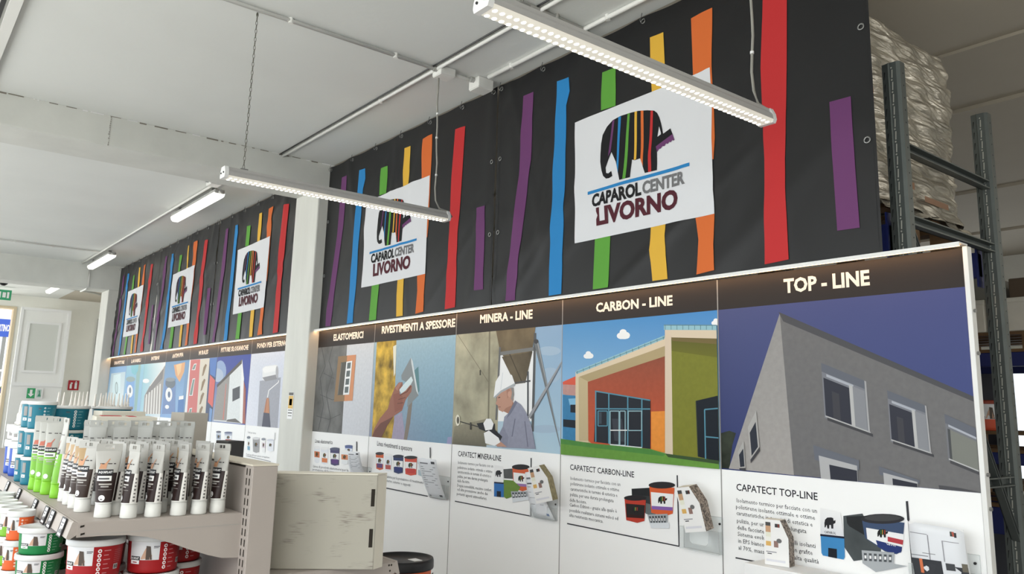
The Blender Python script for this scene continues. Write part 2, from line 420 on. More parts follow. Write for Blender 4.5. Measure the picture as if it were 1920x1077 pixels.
# ================================================================== BANNERS
BZ0, BZ1 = 2.284, 3.845
B5L, B5R = -4.253, -1.578
def bl(px, py):
    p = onY(px, py); return ((p.x - B5L) / (B5R - B5L), p.z)
z3 = (1060, 180, 3.59)
def bz(p): return bl(z3[0] + p[0] / z3[2], z3[1] + p[1] / z3[2])
COLS = dict(p=k(112, 64, 112), b=k(40, 135, 200), g=k(95, 165, 60), y=k(230, 180, 50), o=k(222, 110, 45), r=k(200, 48, 50))
STR = [('p', [(982, 180), (1001, 173), (997, 300), (985, 400), (968, 564), (949, 566), (960, 450), (975, 330)]),
       ('b', [(1046, 153), (1068, 145), (1071, 172), (1064, 200), (1060, 380), (1054, 552), (1031, 556), (1036, 400), (1044, 200), (1045, 178)]),
       ('g', [(1131, 137), (1157, 127), (1156, 200), (1129, 209)]), ('g', [(1118, 446), (1147, 438), (1143, 540), (1114, 544)]),
       ('y', [(1220, 71), (1245, 60), (1248, 130), (1246, 172), (1224, 182), (1221, 130)]), ('y', [(1222, 424), (1250, 416), (1250, 480), (1253, 524), (1225, 528), (1221, 470)]),
       ('o', [(1297, 35), (1337, 15), (1338, 130), (1342, 260), (1340, 300), (1330, 300), (1330, 140), (1301, 148), (1299, 90)]),
       ('o', [(1306, 410), (1342, 400), (1340, 460), (1344, 508), (1308, 516), (1311, 450)]),
       ('r', [(1434, -14), (1478, -30), (1478, 120), (1476, 300), (1484, 488), (1437, 497), (1437, 300), (1430, 130)]),
       ('p', [(1558, 193), (1598, 182), (1606, 310), (1615, 428), (1573, 434), (1564, 300)])]
STR = [(a, [bl(*q) for q in pp]) for a, pp in STR]
CARDP = [bl(*q) for q in ((1080, 232), (1335, 129), (1337, 180), (1336, 260), (1342, 402), (1081, 458))]
ELE = [bz(q) for q in ((247, 450), (248, 400), (252, 330), (262, 270), (290, 215), (330, 170), (380, 142), (440, 122), (500, 107), (560, 103), (605, 105), (625, 120), (640, 150), (652, 190), (662, 230), (670, 262),
       (720, 226), (735, 264), (626, 348), (630, 385), (625, 505), (545, 525), (525, 440), (516, 428), (480, 440), (460, 435), (452, 555), (378, 573), (362, 510), (350, 450), (322, 385), (300, 440), (282, 490), (285, 525), (300, 528), (318, 512), (322, 520), (328, 545), (305, 560), (285, 563), (265, 545), (255, 510))]
EGAP = [bz(q) for q in ((640, 212), (655, 255), (655, 266), (632, 282))]
EBR = [bz(q) for q in ((624, 348), (735, 264), (745, 302), (737, 308), (731, 303), (722, 318), (712, 316), (702, 330), (690, 328), (680, 345), (668, 345), (655, 362), (645, 364), (632, 385))]
EST = [(a, [bz(q) for q in pp]) for a, pp in (('p', ((328, 176), (342, 166), (318, 380), (300, 415))), ('b', ((367, 150), (385, 143), (366, 522), (356, 470))), ('g', ((429, 126), (444, 124), (422, 562), (400, 566))),
       ('y', ((476, 113), (492, 110), (490, 434), (474, 439))), ('o', ((517, 106), (535, 105), (538, 480), (520, 430))), ('r', ((583, 105), (599, 106), (588, 514), (568, 519))))]
ELN = [bz(q) for q in ((162, 652), (846, 455), (846, 478), (162, 673))]
def btext(txt, a, b, cap, bold):
    A, B, T = bz(a), bz(b), bz((a[0], a[1] - cap)); vs_, fs, wd = glyphs(txt, bold, 3)
    return [(A[0] + (B[0] - A[0]) * x / wd, A[1] + (B[1] - A[1]) * x / wd + (T[1] - A[1]) * y) for x, y in vs_], fs
TX = [(k(38, 38, 40), btext('CAPAROL', (192, 752), (520, 668), 76, .045)), (k(120, 120, 122), btext('CENTER', (528, 664), (815, 592), 76, .04)),
      (k(88, 40, 50), btext('LIVORNO', (222, 874), (768, 752), 106, .045))]

def ridges(rng, n, amp):
    out = []
    for _ in range(n):
        out.append((rng.uniform(0, 2.6), rng.uniform(BZ0, BZ1), rng.choice((rng.uniform(.5, 1.1), rng.uniform(1.2, 1.9))), rng.uniform(.022, .055), amp * rng.uniform(.4, 1), rng.uniform(.25, .7)))
    return out
def make_banner(x0, x1, label, seed, amp, nr):
    rng = random.Random(seed); W = x1 - x0; R = ridges(rng, nr, amp)
    def P(u, z, lift):
        x = u * W; d = 0.0
        for ru, rz, an, s, a, ln in R:
            t = (x - ru) * math.cos(an) + (z - rz) * math.sin(an); n = -(x - ru) * math.sin(an) + (z - rz) * math.cos(an)
            d += a * math.exp(-n * n / (2 * s * s)) * math.exp(-t * t / (2 * ln * ln))
        d += amp * .35 * (1 + math.sin(x * 5.1 + seed)) * (1 - (z - BZ0) / (BZ1 - BZ0) * .6)
        if x0 < -7: d *= 1 - .8 * math.exp(-((u - .41) / .26) ** 4 - ((z - 2.95) / .62) ** 4)
        sag = .012 * abs(math.sin(math.pi * x / (W / 6))) * max(0, (z - 3.5) / .345)
        return (x0 + x, -.008 - min(d, .05) - lift, z - sag)
    root = thing('banner', label, 'banner', (x0 + W / 2, 0, BZ0), group='striped banners along the wall')
    g = MB(); nu, nz = 112, 68
    g.add([P(i / nu, BZ0 + (BZ1 - BZ0) * j / nz, 0) for j in range(nz + 1) for i in range(nu + 1)],
          [(j * (nu + 1) + i, j * (nu + 1) + i + 1, (j + 1) * (nu + 1) + i + 1, (j + 1) * (nu + 1) + i) for j in range(nz) for i in range(nu)])
    cl = g.build('fabric', BLACKV, root, root.location, smooth=True)
    def draped(pts, fs, col, lift, mb):
        lift *= 1.0 if x0 > -7 else 2.2
        bm = bmesh.new(); vv = [bm.verts.new((u * W, 0, z)) for u, z in pts]
        for f in fs:
            try: bm.faces.new([vv[i] for i in f])
            except ValueError: pass
        if len(fs) == 1:
            for i in range(1, 80):
                bmesh.ops.bisect_plane(bm, geom=bm.verts[:] + bm.edges[:] + bm.faces[:], plane_co=(i * W / 80, 0, 0), plane_no=(1, 0, 0))
            for i in range(1, 50):
                bmesh.ops.bisect_plane(bm, geom=bm.verts[:] + bm.edges[:] + bm.faces[:], plane_co=(0, 0, BZ0 + (BZ1 - BZ0) * i / 50), plane_no=(0, 0, 1))
            bmesh.ops.triangulate(bm, faces=bm.faces[:])
        bm.verts.index_update()
        mb.add([P(v.co.x / W, v.co.z, lift) for v in bm.verts], [tuple(v.index for v in f.verts) for f in bm.faces], 0, col)
        bm.free()
    st = MB()
    for a, pp in STR: draped([(u, min(z, BZ1 - .03)) for u, z in pp], [tuple(range(len(pp)))], COLS[a], .003, st)
    st.build('stripes', BPRINT, root, root.location, smooth=True)
    cd = MB(); draped(CARDP, [tuple(range(len(CARDP)))], k(196, 197, 200), .0045, cd)
    cdo = cd.build('logo_card', BPRINT, root, root.location, smooth=True)
    lg = MB(); one = lambda p: [tuple(range(len(p)))]
    draped(ELE, one(ELE), k(36, 36, 38), .006, lg); draped(EGAP, one(EGAP), k(196, 197, 200), .0072, lg); draped(EBR, one(EBR), COLS['p'], .0072, lg)
    for a, pp in EST: draped(pp, one(pp), COLS[a], .0072, lg)
    draped(ELN, one(ELN), COLS['b'], .0068, lg)
    lg.build('logo', BPRINT, cdo, root.location, smooth=True)
    tm = MB()
    for col, (pp, fs) in TX: draped(pp, fs, col, .0068, tm)
    tm.build('lettering', BPRINT, cdo, root.location)
    # seam hem
    for u0, u1 in ((.002, .012), (.985, .995)):
        hm = MB(); hm.add([P(u0 if s == 0 else u1, BZ0 + (BZ1 - BZ0) * j / 30, .001) for j in range(31) for s in (0, 1)], [(2 * j, 2 * j + 1, 2 * j + 3, 2 * j + 2) for j in range(30)])
        hm.build('hem', BLACKV, root, root.location, smooth=True)
    ey = MB(); prof = []
    n = 14
    for i in range(n):
        for j in range(6):
            t, s_ = 2 * math.pi * i / n, 2 * math.pi * j / 6
            ey.v.append(((.013 + .004 * math.cos(s_)) * math.cos(t), .003 * math.sin(s_), (.013 + .004 * math.cos(s_)) * math.sin(t)))
    for i in range(n):
        for j in range(6):
            ey.f.append((i * 6 + j, i * 6 + (j + 1) % 6, ((i + 1) % n) * 6 + (j + 1) % 6, ((i + 1) % n) * 6 + j)); ey.m.append(0); ey.c.append([(1, 1, 1, 1)] * 4)
    e0 = None; h0 = None
    spots = [(u, 3.815) for u in (.012, .18, .345, .51, .675, .84, .988)] + [(u, z) for u in (.014, .986) for z in (3.3, 2.78)]
    for u, z in spots:
        p = P(u, z, .003)
        if e0 is None: e0 = e = ey.build('eyelet', STEEL, root, smooth=True)
        else: e = e0.copy(); C.objects.link(e); e.parent = root
        e.location = Vector(p) - root.location
        if z > 3.5:
            if h0 is None:
                h0 = h = MB().tube([(0, -.004, -.012), (0, -.02, -.016), (0, -.026, 0), (0, -.016, .02), (0, -.01, .045)], .0026, 6).build('hook', STEEL, root, smooth=True)
            else: h = h0.copy(); C.objects.link(h); h.parent = root
            h.location = e.location
    return root
make_banner(-15.17, -12.655, 'striped black banner at the far end beyond the far panels, beside the distant pillar', 11, .016, 24)
make_banner(-12.625, -10.05, 'striped black banner, middle one of the three beyond the near white pillar', 23, .016, 24)
make_banner(-10.02, -7.47, 'striped black banner hanging just left of the near white pillar', 37, .013, 20)
make_banner(-6.915, -4.262, 'striped black banner hanging just right of the near white pillar', 5, .009, 18)
make_banner(-4.242, -1.578, 'striped black banner nearest the pallet rack, with the largest logo card', 9, .010, 20)

# ================================================================== DISPLAY PANELS
HDR = k(54, 49, 47); WHT = (.93, .93, .925, 1); INK = k(42, 42, 48)
PZ1, PZH, PZP = 2.262, 2.112, 1.354         # board top, header bottom, photo bottom
F8 = (1340, 480, 1.8034); F3 = (840, 560, 2.0827); F6 = (580, 600, 2.993); F4 = (200, 640, 4.683); FB = (820, 820, 3.5556); F9 = (1380, 880, 5.467)
def panel(x0, x1, label, group='display boards along the wall'):
    r = thing('display_board', label, 'display board', ((x0 + x1) / 2, 0, .1), group=group)
    MB().box(x0, x1, 0, .022, .1, PZ1, 0, WHT).build('board', PRINT, r, r.location)
    hd = MB(); hd.add([(x0, -.0004, PZH), (x1, -.0004, PZH), (x1, -.0004, PZ1), (x0, -.0004, PZ1)], [(0, 1, 2, 3)], 0, HDR)
    h = hd.build('header', PRINT, r, r.location)
    # rim: thin grey seams at both sides
    MB().box(x0, x0 + .003, -.001, .0, .1, PZ1, 0, k(150, 148, 146)).build('seam', PRINT, r, r.location)
    MB().box(x1 - .003, x1, -.001, 0, .1, PZ1, 0, k(170, 168, 166)).build('seam', PRINT, r, r.location)
    return r, h
def finish(pr, name, parent, root): return pr.mb.build(name, [PRINT, PRMOT, PRSTO, PRLEAF], parent, root.location)
def bg(x0, x1):
    """the picture area of a board as a traced quad in world terms"""
    return [(x0 + .003, PZH), (x1 - .003, PZH), (x1 - .003, PZP), (x0 + .003, PZP)]
def clipx(pr, x0, x1, z0=PZP, z1=PZH):
    """keep a picture inside its board: traced corners are held to the board's edges"""
    pr.mb.v = [(min(max(x, x0 + .003), x1 - .003), y, min(max(z, z0), z1)) for x, y, z in pr.mb.v]

E5 = [-6.97, -5.862, -4.676, -3.553, -2.418, -1.272]
# ---- top-line
x0, x1 = E5[4], E5[5]
r, h = panel(x0, x1, 'display panel at the right end headed TOP - LINE, grey building under dark blue sky')
t = Print(F8, -.0006); t.text('TOP - LINE', (234, 125), (525, 97), 44, k(250, 236, 222), .035); finish(t, 'lettering', h, r)
p = Print(F8, -.0004)
p.raw(bg(x0, x1), [k(80, 86, 132), k(78, 84, 136), k(62, 76, 130), k(52, 62, 112)])
p.poly([(20, 600), (50, 592), (72, 600), (60, 640), (50, 720), (20, 718)], k(54, 60, 50), 3)
LG, RG = k(160, 157, 155), k(116, 115, 116)
p.quad((220, 195), (224, 195), (268, 742), (48, 720), k(152, 150, 149), k(170, 166, 163), 1)
p.poly([(220, 195), (900, 488), (912, 804), (268, 742)], RG, 1)
p.poly([(216, 190), (226, 194), (905, 476), (905, 494), (232, 222)], k(82, 82, 86))
def win(q, glass=True, big=False):
    p.sub(q, 0, 0, 1, 1, k(128, 130, 138)); p.sub(q, 0, 0, 1, .16, k(104, 108, 118)); p.sub(q, .1, .17, .7, .22, k(176, 180, 190))
    p.sub(q, .03, .26, .64, .95, k(56, 58, 68)); p.sub(q, .2, .45, .36, .95, k(70, 70, 76)); p.sub(q, .6, .2, .68, .98, k(188, 188, 188))
    p.sub(q, .68, .2, .95, .97, k(140, 142, 148)); p.sub(q, .02, .95, 1.01, .975, k(186, 186, 186)); p.sub(q, .06, .975, 1.06, 1.03, k(72, 72, 76)); p.sub(q, .96, .0, 1.0, .97, k(170, 170, 172))
win(((360, 362), (512, 425), (526, 604), (372, 548))); win(((583, 455), (716, 508), (733, 674), (595, 628)))
q3 = ((777, 535), (905, 585), (912, 735), (790, 692))
p.sub(q3, 0, 0, 1, 1, k(120, 122, 128)); p.sub(q3, 0, 0, 1, .2, k(104, 108, 118)); p.sub(q3, .08, .2, 1, .25, k(176, 180, 190)); p.sub(q3, .05, .3, 1, .95, k(128, 130, 124)); p.sub(q3, .05, .3, .12, .95, k(80, 82, 84)); p.sub(q3, .02, .95, 1, .98, k(190, 190, 190)); p.sub(q3, .05, .98, 1, 1.05, k(78, 78, 82))
for q in (((333, 640), (488, 692), (492, 765), (345, 752)), ((555, 712), (692, 760), (694, 786), (560, 775))):
    p.sub(q, 0, 0, 1, .45, k(108, 112, 122)); p.sub(q, .1, .28, .95, 1, k(182, 182, 184)); p.sub(q, .32, .5, .94, 1, k(54, 56, 66))
p.poly([(757, 776), (830, 786), (900, 800), (760, 790)], k(82, 82, 86))
for q in (((112, 580), (140, 524), (153, 660), (122, 702)), ((78, 665), (98, 625), (105, 728), (84, 724))):
    p.sub(q, 0, 0, 1, 1, k(178, 176, 174)); p.sub(q, .15, .22, .85, .85, k(52, 56, 66)); p.sub(q, .0, .9, 1, 1, k(70, 70, 74))
clipx(p, x0, x1); finish(p, 'picture', r, r)
p = Print(F9, -.0004)
p.text('CAPATECT TOP-LINE', (5, 218), (838, 320), 68, INK, .012)
for s, a, b in (('Isolamento termico per facciate con un', (8, 340), (830, 452)), ('polistirene isolante ottimale e ottime', (0, 405), (810, 522)), ('caratteristiche in termini di estetica e', (5, 470), (785, 592)),
                ('pulizia, per una durata prolungata', (10, 548), (722, 660)), ('delle facciate.', (12, 618), (300, 664)), ('Sistema evoluto con pannelli isolanti', (18, 685), (815, 812)),
                ('in EPS bianco combinato con grafite', (25, 755), (785, 882)), ('al 70%, massima resa e di alta qualità', (25, 825), (850, 972))):
    p.text(s, a, b, 42, INK, .0, 1)
p.line([(-5, 910), (820, 1070)], 14, k(60, 60, 64))
p.frame(F8); p.line([(650, 830), (655, 895)], 8, k(62, 62, 66)); p.line([(655, 895), (672, 1100)], 4, k(62, 62, 66))
p.poly([(435, 880), (500, 872), (515, 905), (565, 965), (560, 1020), (470, 1033), (438, 985)], k(84, 90, 92), 2)
p.poly([(448, 905), (445, 882), (510, 880), (515, 950), (455, 915)], k(48, 50, 52), 2)
p.poly([(497, 886), (642, 903), (632, 1000), (615, 1010), (575, 1000), (508, 955)], k(66, 84, 116))
p.poly([(512, 920), (640, 942), (636, 985), (560, 985), (516, 958)], k(220, 222, 226)); p.poly([(545, 962), (634, 985), (630, 1004), (600, 1008), (552, 985)], k(44, 60, 120)); p.poly([(585, 950), (638, 962), (636, 978), (585, 966)], k(190, 60, 70))
p.ell(568, 890, 74, 17, k(52, 52, 56)); p.ell(568, 887, 62, 11, k(72, 72, 74)); p.eleph(550, 925, 36, 28)
p.text('Carbon', (580, 977), (612, 984), 12, k(230, 230, 235), .01, 1)
p.quad((357, 853), (425, 868), (438, 955), (358, 945), k(226, 226, 230), k(196, 197, 202)); p.poly([(358, 942), (438, 952), (440, 1020), (436, 1028), (366, 1014), (361, 1005)], k(62, 140, 200))
p.poly([(357, 941), (438, 950), (438, 957), (357, 948)], k(36, 40, 60)); p.poly([(384, 988), (413, 992), (414, 1024), (384, 1018)], k(34, 38, 46)); p.eleph(371, 885, 38, 38, k(44, 44, 48), False)
p.text('CAPAROL', (371, 938), (410, 943), 8, k(50, 50, 54), .01, 1)
p.poly([(497, 996), (607, 1004), (606, 1042), (652, 1050), (545, 1070), (500, 1040)], k(176, 180, 184))
for i in range(6): p.sub(((497, 996), (607, 1004), (606, 1046), (500, 1040)), .06 + i * .155, .2, .15 + i * .155, .8, k(86, 90, 94)); 
for i in range(6): p.sub(((497, 996), (607, 1004), (606, 1046), (500, 1040)), .075 + i * .155, .38, .135 + i * .155, .62, k(222, 222, 224))
clipx(p, x0, x1, .3, PZP); finish(p, 'text_print', r, r)
MB().box(x1, x1 + .018, -.008, .03, .1, PZ1 + .005).build('edge_profile', ALU, r, r.location, bevel=.002)
s0 = None
for z in (2.02, 1.86, 1.42, 1.3, .98):
    m_ = MB().tube([(x1 + .018, .012, z), (x1 + .026, .012, z)], .007, 8)
    m_.build('screw', STEEL, r, r.location)

# ---- carbon-line
x0, x1 = E5[3], E5[4]
r, h = panel(x0, x1, 'display panel headed CARBON - LINE, orange and green school building on a lawn')
t = Print(F3, -.0006); t.text('CARBON - LINE', (578, 53), (877, 25), 33, k(250, 236, 222), .035); finish(t, 'lettering', h, r)
p = Print(F3, -.0004)
p.raw(bg(x0, x1), [k(84, 150, 205), k(70, 140, 205), k(170, 210, 238), k(178, 215, 240)])
for cx_, cy_, s_ in ((684, 140, 1), (548, 221, .75), (1046, 92, .7)):
    for dx, dy, rx, ry in ((-8, 6, 17, 13), (8, 4, 19, 14), (0, -8, 14, 12), (3, 10, 22, 9)): p.ell(cx_ + dx * s_, cy_ + dy * s_, rx * s_, ry * s_, k(232, 234, 238), 14)
p.poly([(448, 326), (500, 303), (500, 340), (448, 336)], k(222, 92, 66)); p.poly([(448, 336), (500, 338), (500, 385), (448, 374)], k(196, 150, 142), 1); p.poly([(448, 376), (500, 380), (500, 560), (448, 548)], k(58, 132, 180), 1)
p.poly([(470, 392), (500, 390), (500, 418), (476, 418)], k(130, 190, 225)); p.poly([(478, 415), (500, 415), (500, 447), (478, 445)], k(34, 40, 50)); p.poly([(450, 472), (500, 476), (500, 507), (450, 501)], k(34, 40, 50))
p.poly([(498, 300), (850, 170), (850, 612), (498, 560)], k(196, 176, 134))                       # soffit ground
p.poly([(545, 326), (847, 225), (847, 602), (560, 566), (548, 556)], [k(176, 84, 56), k(150, 80, 58), k(214, 88, 46), k(206, 84, 46), k(206, 84, 46)], 1)
p.poly([(793, 442), (847, 440), (847, 602), (793, 596)], k(238, 146, 44), 1)
p.poly([(498, 300), (514, 300), (546, 322), (548, 562), (498, 560)], k(222, 204, 168)); p.poly([(510, 306), (520, 306), (546, 324), (548, 556), (512, 556)], k(200, 180, 140))
p.poly([(498, 288), (850, 150), (850, 184), (546, 300), (498, 310)], k(226, 206, 176)); p.poly([(512, 306), (848, 186), (846, 226), (546, 324)], k(182, 162, 120))
p.poly([(500, 283), (846, 144), (846, 158), (500, 297)], k(150, 196, 208)); p.line([(500, 290), (846, 151)], 2, k(90, 130, 145))
for i in range(15): p.line([(504 + i * 24, 283 - i * 9.6), (505 + i * 24, 295 - i * 9.6)], 2, k(90, 130, 145))
GL, TE = k(40, 44, 52), k(86, 146, 168)
p.poly([(578, 362), (790, 398), (790, 588), (570, 560)], GL); p.poly([(640, 470), (680, 470), (690, 560), (650, 556)], k(62, 66, 74)); p.poly([(585, 445), (600, 445), (600, 490), (585, 490)], k(66, 76, 86))
for x, ya, yb in ((577, 362, 560), (628, 371, 568), (702, 384, 578), (757, 393, 584)): p.line([(x, ya), (x, yb)], 5, TE)
for ya, yb in ((431, 432), (362, 398)): p.line([(574, ya), (790, yb)], 5, TE)
for a in ((586, 440, 622, 498), (633, 440, 668, 572), (671, 440, 692, 574), (704, 440, 756, 516)): p.line([(a[0], a[1]), (a[2], a[1]), (a[2], a[3]), (a[0], a[3]), (a[0], a[1])], 4, k(150, 186, 196) if a[0] > 630 else TE)
for a in ((668, 515, 700, 575), (634, 515, 668, 572)): p.line([(a[0], a[1]), (a[2], a[1])], 4, k(206, 208, 206))
p.line([(634, 572), (757, 584)], 6, k(200, 204, 204))
p.poly([(847, 122), (874, 122), (880, 620), (848, 614)], k(222, 202, 178))
p.poly([(872, 150), (1062, 150), (1075, 640), (878, 610)], k(128, 130, 40), 1); p.quad((872, 150), (1062, 150), (1062, 230), (873, 205), k(98, 98, 38), k(112, 112, 38))
p.poly([(847, 122), (1062, 122), (1062, 158), (873, 155), (872, 124)], k(222, 204, 178)); p.poly([(872, 152), (1062, 156), (1062, 178), (876, 166)], k(120, 104, 62))
p.poly([(843, 102), (1062, 102), (1062, 123), (843, 123)], k(150, 196, 208)); p.line([(843, 104), (1062, 104)], 3, k(90, 130, 145))
for i in range(10): p.line([(848 + i * 23, 104), (848 + i * 23, 122)], 2, k(90, 130, 145))
p.poly([(968, 400), (1075, 380), (1080, 640), (976, 618)], k(30, 36, 44)); p.line([(1002, 434), (1075, 430)], 5, TE); p.line([(1002, 434), (1006, 628)], 5, TE); p.line([(1004, 540), (1075, 546)], 5, TE); p.line([(1062, 440), (1066, 540)], 4, TE); p.line([(968, 400), (976, 616)], 3, k(70, 76, 60))
p.poly([(440, 548), (560, 566), (790, 588), (850, 606), (1085, 645), (1085, 700), (440, 640)], k(104, 156, 60), 1); p.poly([(440, 548), (560, 566), (790, 590), (850, 608), (840, 616), (440, 568)], k(78, 140, 62), 1); p.poly([(848, 606), (1085, 636), (1085, 650), (860, 620)], k(60, 84, 50))
clipx(p, x0, x1); finish(p, 'picture', r, r)
def product_bucket(p, x, y, wd, h, body, lid, lab, foot=None):
    p.poly([(x, y + h * .12), (x + wd, y + h * .18), (x + wd * .93, y + h * .93), (x + wd * .6, y + h), (x + wd * .08, y + h * .9)], body)
    p.poly([(x + wd * .06, y + h * .3), (x + wd * .96, y + h * .36), (x + wd * .93, y + h * .8), (x + wd * .09, y + h * .74)], lab)
    if foot: p.poly([(x + wd * .09, y + h * .7), (x + wd * .93, y + h * .74), (x + wd * .92, y + h * .84), (x + wd * .1, y + h * .8)], foot)
    p.ell(x + wd * .5, y + h * .1, wd * .53, h * .1, lid); p.eleph(x + wd * .35, y + h * .42, wd * .36, h * .22)
def rail(p, q, n):
    p.sub(q, 0, 0, 1, 1, k(172, 177, 182)); p.sub(q, 0, .75, 1.1, 1.25, k(196, 200, 204))
    for i in range(n): p.sub(q, .06 + i * .9 / n, .15, .06 + (i + .62) * .9 / n, .75, k(74, 78, 82)); p.sub(q, .08 + i * .9 / n, .35, .04 + (i + .6) * .9 / n, .6, k(214, 216, 218))
p = Print(FB, -.0004)
p.text('CAPATECT CARBON-LINE', (885, 217), (1312, 270), 35, INK, .012)
BODY = ['Isolamento termico per facciate con un', 'polistirene isolante ottimale e ottime', 'caratteristiche in termini di estetica e', 'pulizia, per una durata prolungata', 'delle facciate.']
for s, a, b in zip(BODY + ['Carbon Edition - grazie alla quale è', 'possibile realizzare sistemi veloci ed', 'alta resistenza meccanica.'],
                   ((888, 285), (888, 320), (888, 356), (885, 392), (882, 430), (882, 462), (882, 497), (880, 530)), ((1220, 327), (1212, 364), (1200, 400), (1175, 436), (995, 446), (1196, 505), (1205, 555), (1105, 573))):
    p.text(s, a, b, 22, k(80, 80, 86), 0, 1)
p.line([(865, 577), (1612, 729)], 8, k(60, 60, 66)); p.line([(1599, 255), (1612, 731)], 8, k(60, 60, 66))
p.poly([(1295, 345), (1420, 338), (1425, 400), (1490, 440), (1495, 500), (1420, 525), (1300, 460)], k(62, 66, 68), 2); p.poly([(1295, 345), (1420, 338), (1428, 360), (1420, 395), (1300, 385)], k(44, 46, 48), 2); p.poly([(1390, 440), (1490, 470), (1495, 505), (1420, 525), (1388, 510)], k(116, 124, 124), 2)
product_bucket(p, 1413, 298, 168, 230, k(226, 96, 44), k(50, 48, 50), k(214, 214, 222), k(140, 100, 180)); product_bucket(p, 1248, 388, 142, 185, k(196, 62, 44), k(46, 44, 46), k(46, 42, 42), k(60, 36, 34))
rail(p, ((1400, 518), (1535, 512), (1535, 590), (1420, 590)), 6)
clipx(p, x0, x1, .3, PZP); finish(p, 'text_print', r, r)

# ---- minera-line
x0, x1 = E5[2], E5[3]
r, h = panel(x0, x1, 'display panel headed MINERA - LINE, worker in white helmet drilling a wall')
t = Print(F3, -.0006); t.text('MINERA - LINE', (125, 96), (330, 77), 30, k(250, 236, 222), .035); finish(t, 'lettering', h, r)
p = Print(F3, -.0004)
p.raw(bg(x0, x1), [k(150, 178, 204), k(140, 172, 205), k(178, 208, 226), k(200, 214, 224)])
for cx_, cy_, rx, ry in ((395, 205, 45, 18), (400, 300, 40, 30), (380, 510, 60, 16), (290, 420, 60, 40)): p.ell(cx_, cy_, rx, ry, k(168, 192, 214))
p.poly([(200, 200), (345, 190), (335, 480), (190, 480)], k(218, 222, 226))
p.poly([(25, 130), (205, 112), (192, 575), (15, 565)], k(178, 172, 146), 2); p.quad((25, 500), (150, 470), (150, 580), (10, 570), k(150, 144, 122), k(110, 106, 92), 1)
p.line([(38, 132), (160, 330)], 2, k(120, 112, 92)); p.line([(163, 118), (158, 470)], 6, k(130, 124, 104)); p.line([(126, 280), (126, 300)], 5, k(70, 66, 56))
p.poly([(188, 116), (342, 104), (330, 200), (300, 330), (262, 335), (228, 240), (204, 212)], k(124, 108, 82), 2)
p.poly([(210, 228), (330, 208), (302, 330), (262, 334)], k(104, 92, 72), 2); p.line([(240, 215), (290, 330)], 4, k(80, 72, 58))
p.line([(203, 216), (342, 196)], 14, k(126, 126, 124)); p.line([(262, 330), (322, 322)], 6, k(90, 90, 90))
p.line([(203, 190), (188, 475)], 7, k(110, 110, 110)); p.line([(340, 135), (330, 520)], 9, k(92, 94, 96)); p.line([(312, 285), (312, 470)], 6, k(80, 82, 86))
p.line([(344, 170), (446, 580)], 17, k(118, 122, 124)); p.line([(350, 172), (450, 576)], 4, k(170, 172, 174)); p.line([(450, 250), (318, 466)], 15, k(158, 160, 164)); p.line([(450, 262), (322, 470)], 4, k(100, 102, 106)); p.ell(344, 168, 9, 9, k(74, 74, 76))
SK = k(196, 148, 126)
p.poly([(215, 440), (224, 420), (252, 400), (262, 420), (240, 452)], k(174, 126, 106))
p.poly([(192, 372), (190, 400), (186, 412), (194, 418), (198, 436), (214, 444), (226, 428), (248, 418), (256, 395), (252, 350), (235, 345), (205, 362)], SK)
p.poly([(228, 356), (240, 352), (244, 372), (232, 392)], k(180, 130, 110)); p.ell(240, 374, 7, 12, k(206, 158, 136)); p.poly([(244, 348), (256, 348), (258, 376), (252, 402), (246, 392), (250, 366)], k(150, 146, 142)); p.line([(196, 388), (204, 386)], 3, k(80, 60, 52)); p.line([(196, 424), (206, 424)], 2, k(130, 80, 70))
p.poly([(178, 386), (186, 325), (202, 298), (228, 287), (250, 300), (262, 335), (238, 346), (206, 364), (186, 388)], k(224, 226, 226)); p.poly([(178, 386), (206, 360), (262, 330), (262, 340), (208, 368), (184, 390)], k(176, 180, 184)); p.line([(214, 290), (206, 356)], 3, k(196, 198, 200))
p.poly([(262, 398), (285, 415), (305, 445), (326, 500), (342, 588), (210, 582), (205, 556), (190, 548), (214, 500), (220, 462), (236, 448)], k(152, 154, 172), 1)
p.poly([(236, 448), (262, 398), (270, 408), (246, 450), (228, 470)], k(120, 122, 140)); p.line([(262, 470), (250, 540)], 4, k(116, 118, 136)); p.line([(300, 480), (312, 580)], 4, k(120, 122, 140)); p.poly([(190, 546), (216, 500), (236, 540), (232, 580), (192, 580)], k(140, 142, 160), 1)
p.poly([(186, 552), (206, 560), (230, 580), (190, 578)], SK)
p.poly([(112, 488), (140, 484), (182, 490), (182, 512), (212, 540), (204, 556), (160, 525), (122, 510)], k(40, 42, 46)); p.line([(36, 478), (120, 502)], 4, k(64, 62, 58)); p.line([(88, 484), (88, 512)], 5, k(64, 62, 58))
p.poly([(138, 488), (150, 470), (168, 470), (178, 490), (172, 512), (146, 516)], k(222, 224, 226)); p.poly([(140, 526), (160, 516), (178, 530), (198, 545), (204, 562), (182, 576), (146, 566)], k(226, 228, 230))
p.ell(38, 476, 9, 22, k(206, 202, 186)); p.ell(39, 476, 5, 14, k(96, 92, 80))
clipx(p, x0, x1); finish(p, 'picture', r, r)
p = Print(FB, -.0004)
p.text('CAPATECT MINERA-LINE', (138, 127), (425, 161), 34, INK, .012)
for s, a, b in zip(BODY + ['Doppia sostenibilità, massimo comfort', 'ed alta protezione anche dai', 'potenti agenti atmosferici.'],
                   ((138, 178), (135, 210), (135, 240), (135, 270), (133, 300), (133, 330), (133, 357), (130, 386)), ((372, 204), (366, 240), (358, 270), (336, 299), (215, 309), (360, 364), (335, 388), (330, 421))):
    p.text(s, a, b, 19, k(90, 90, 96), 0, 1)
p.line([(117, 428), (624, 528)], 7, k(60, 60, 66)); p.line([(625, 140), (623, 530)], 7, k(60, 60, 66))
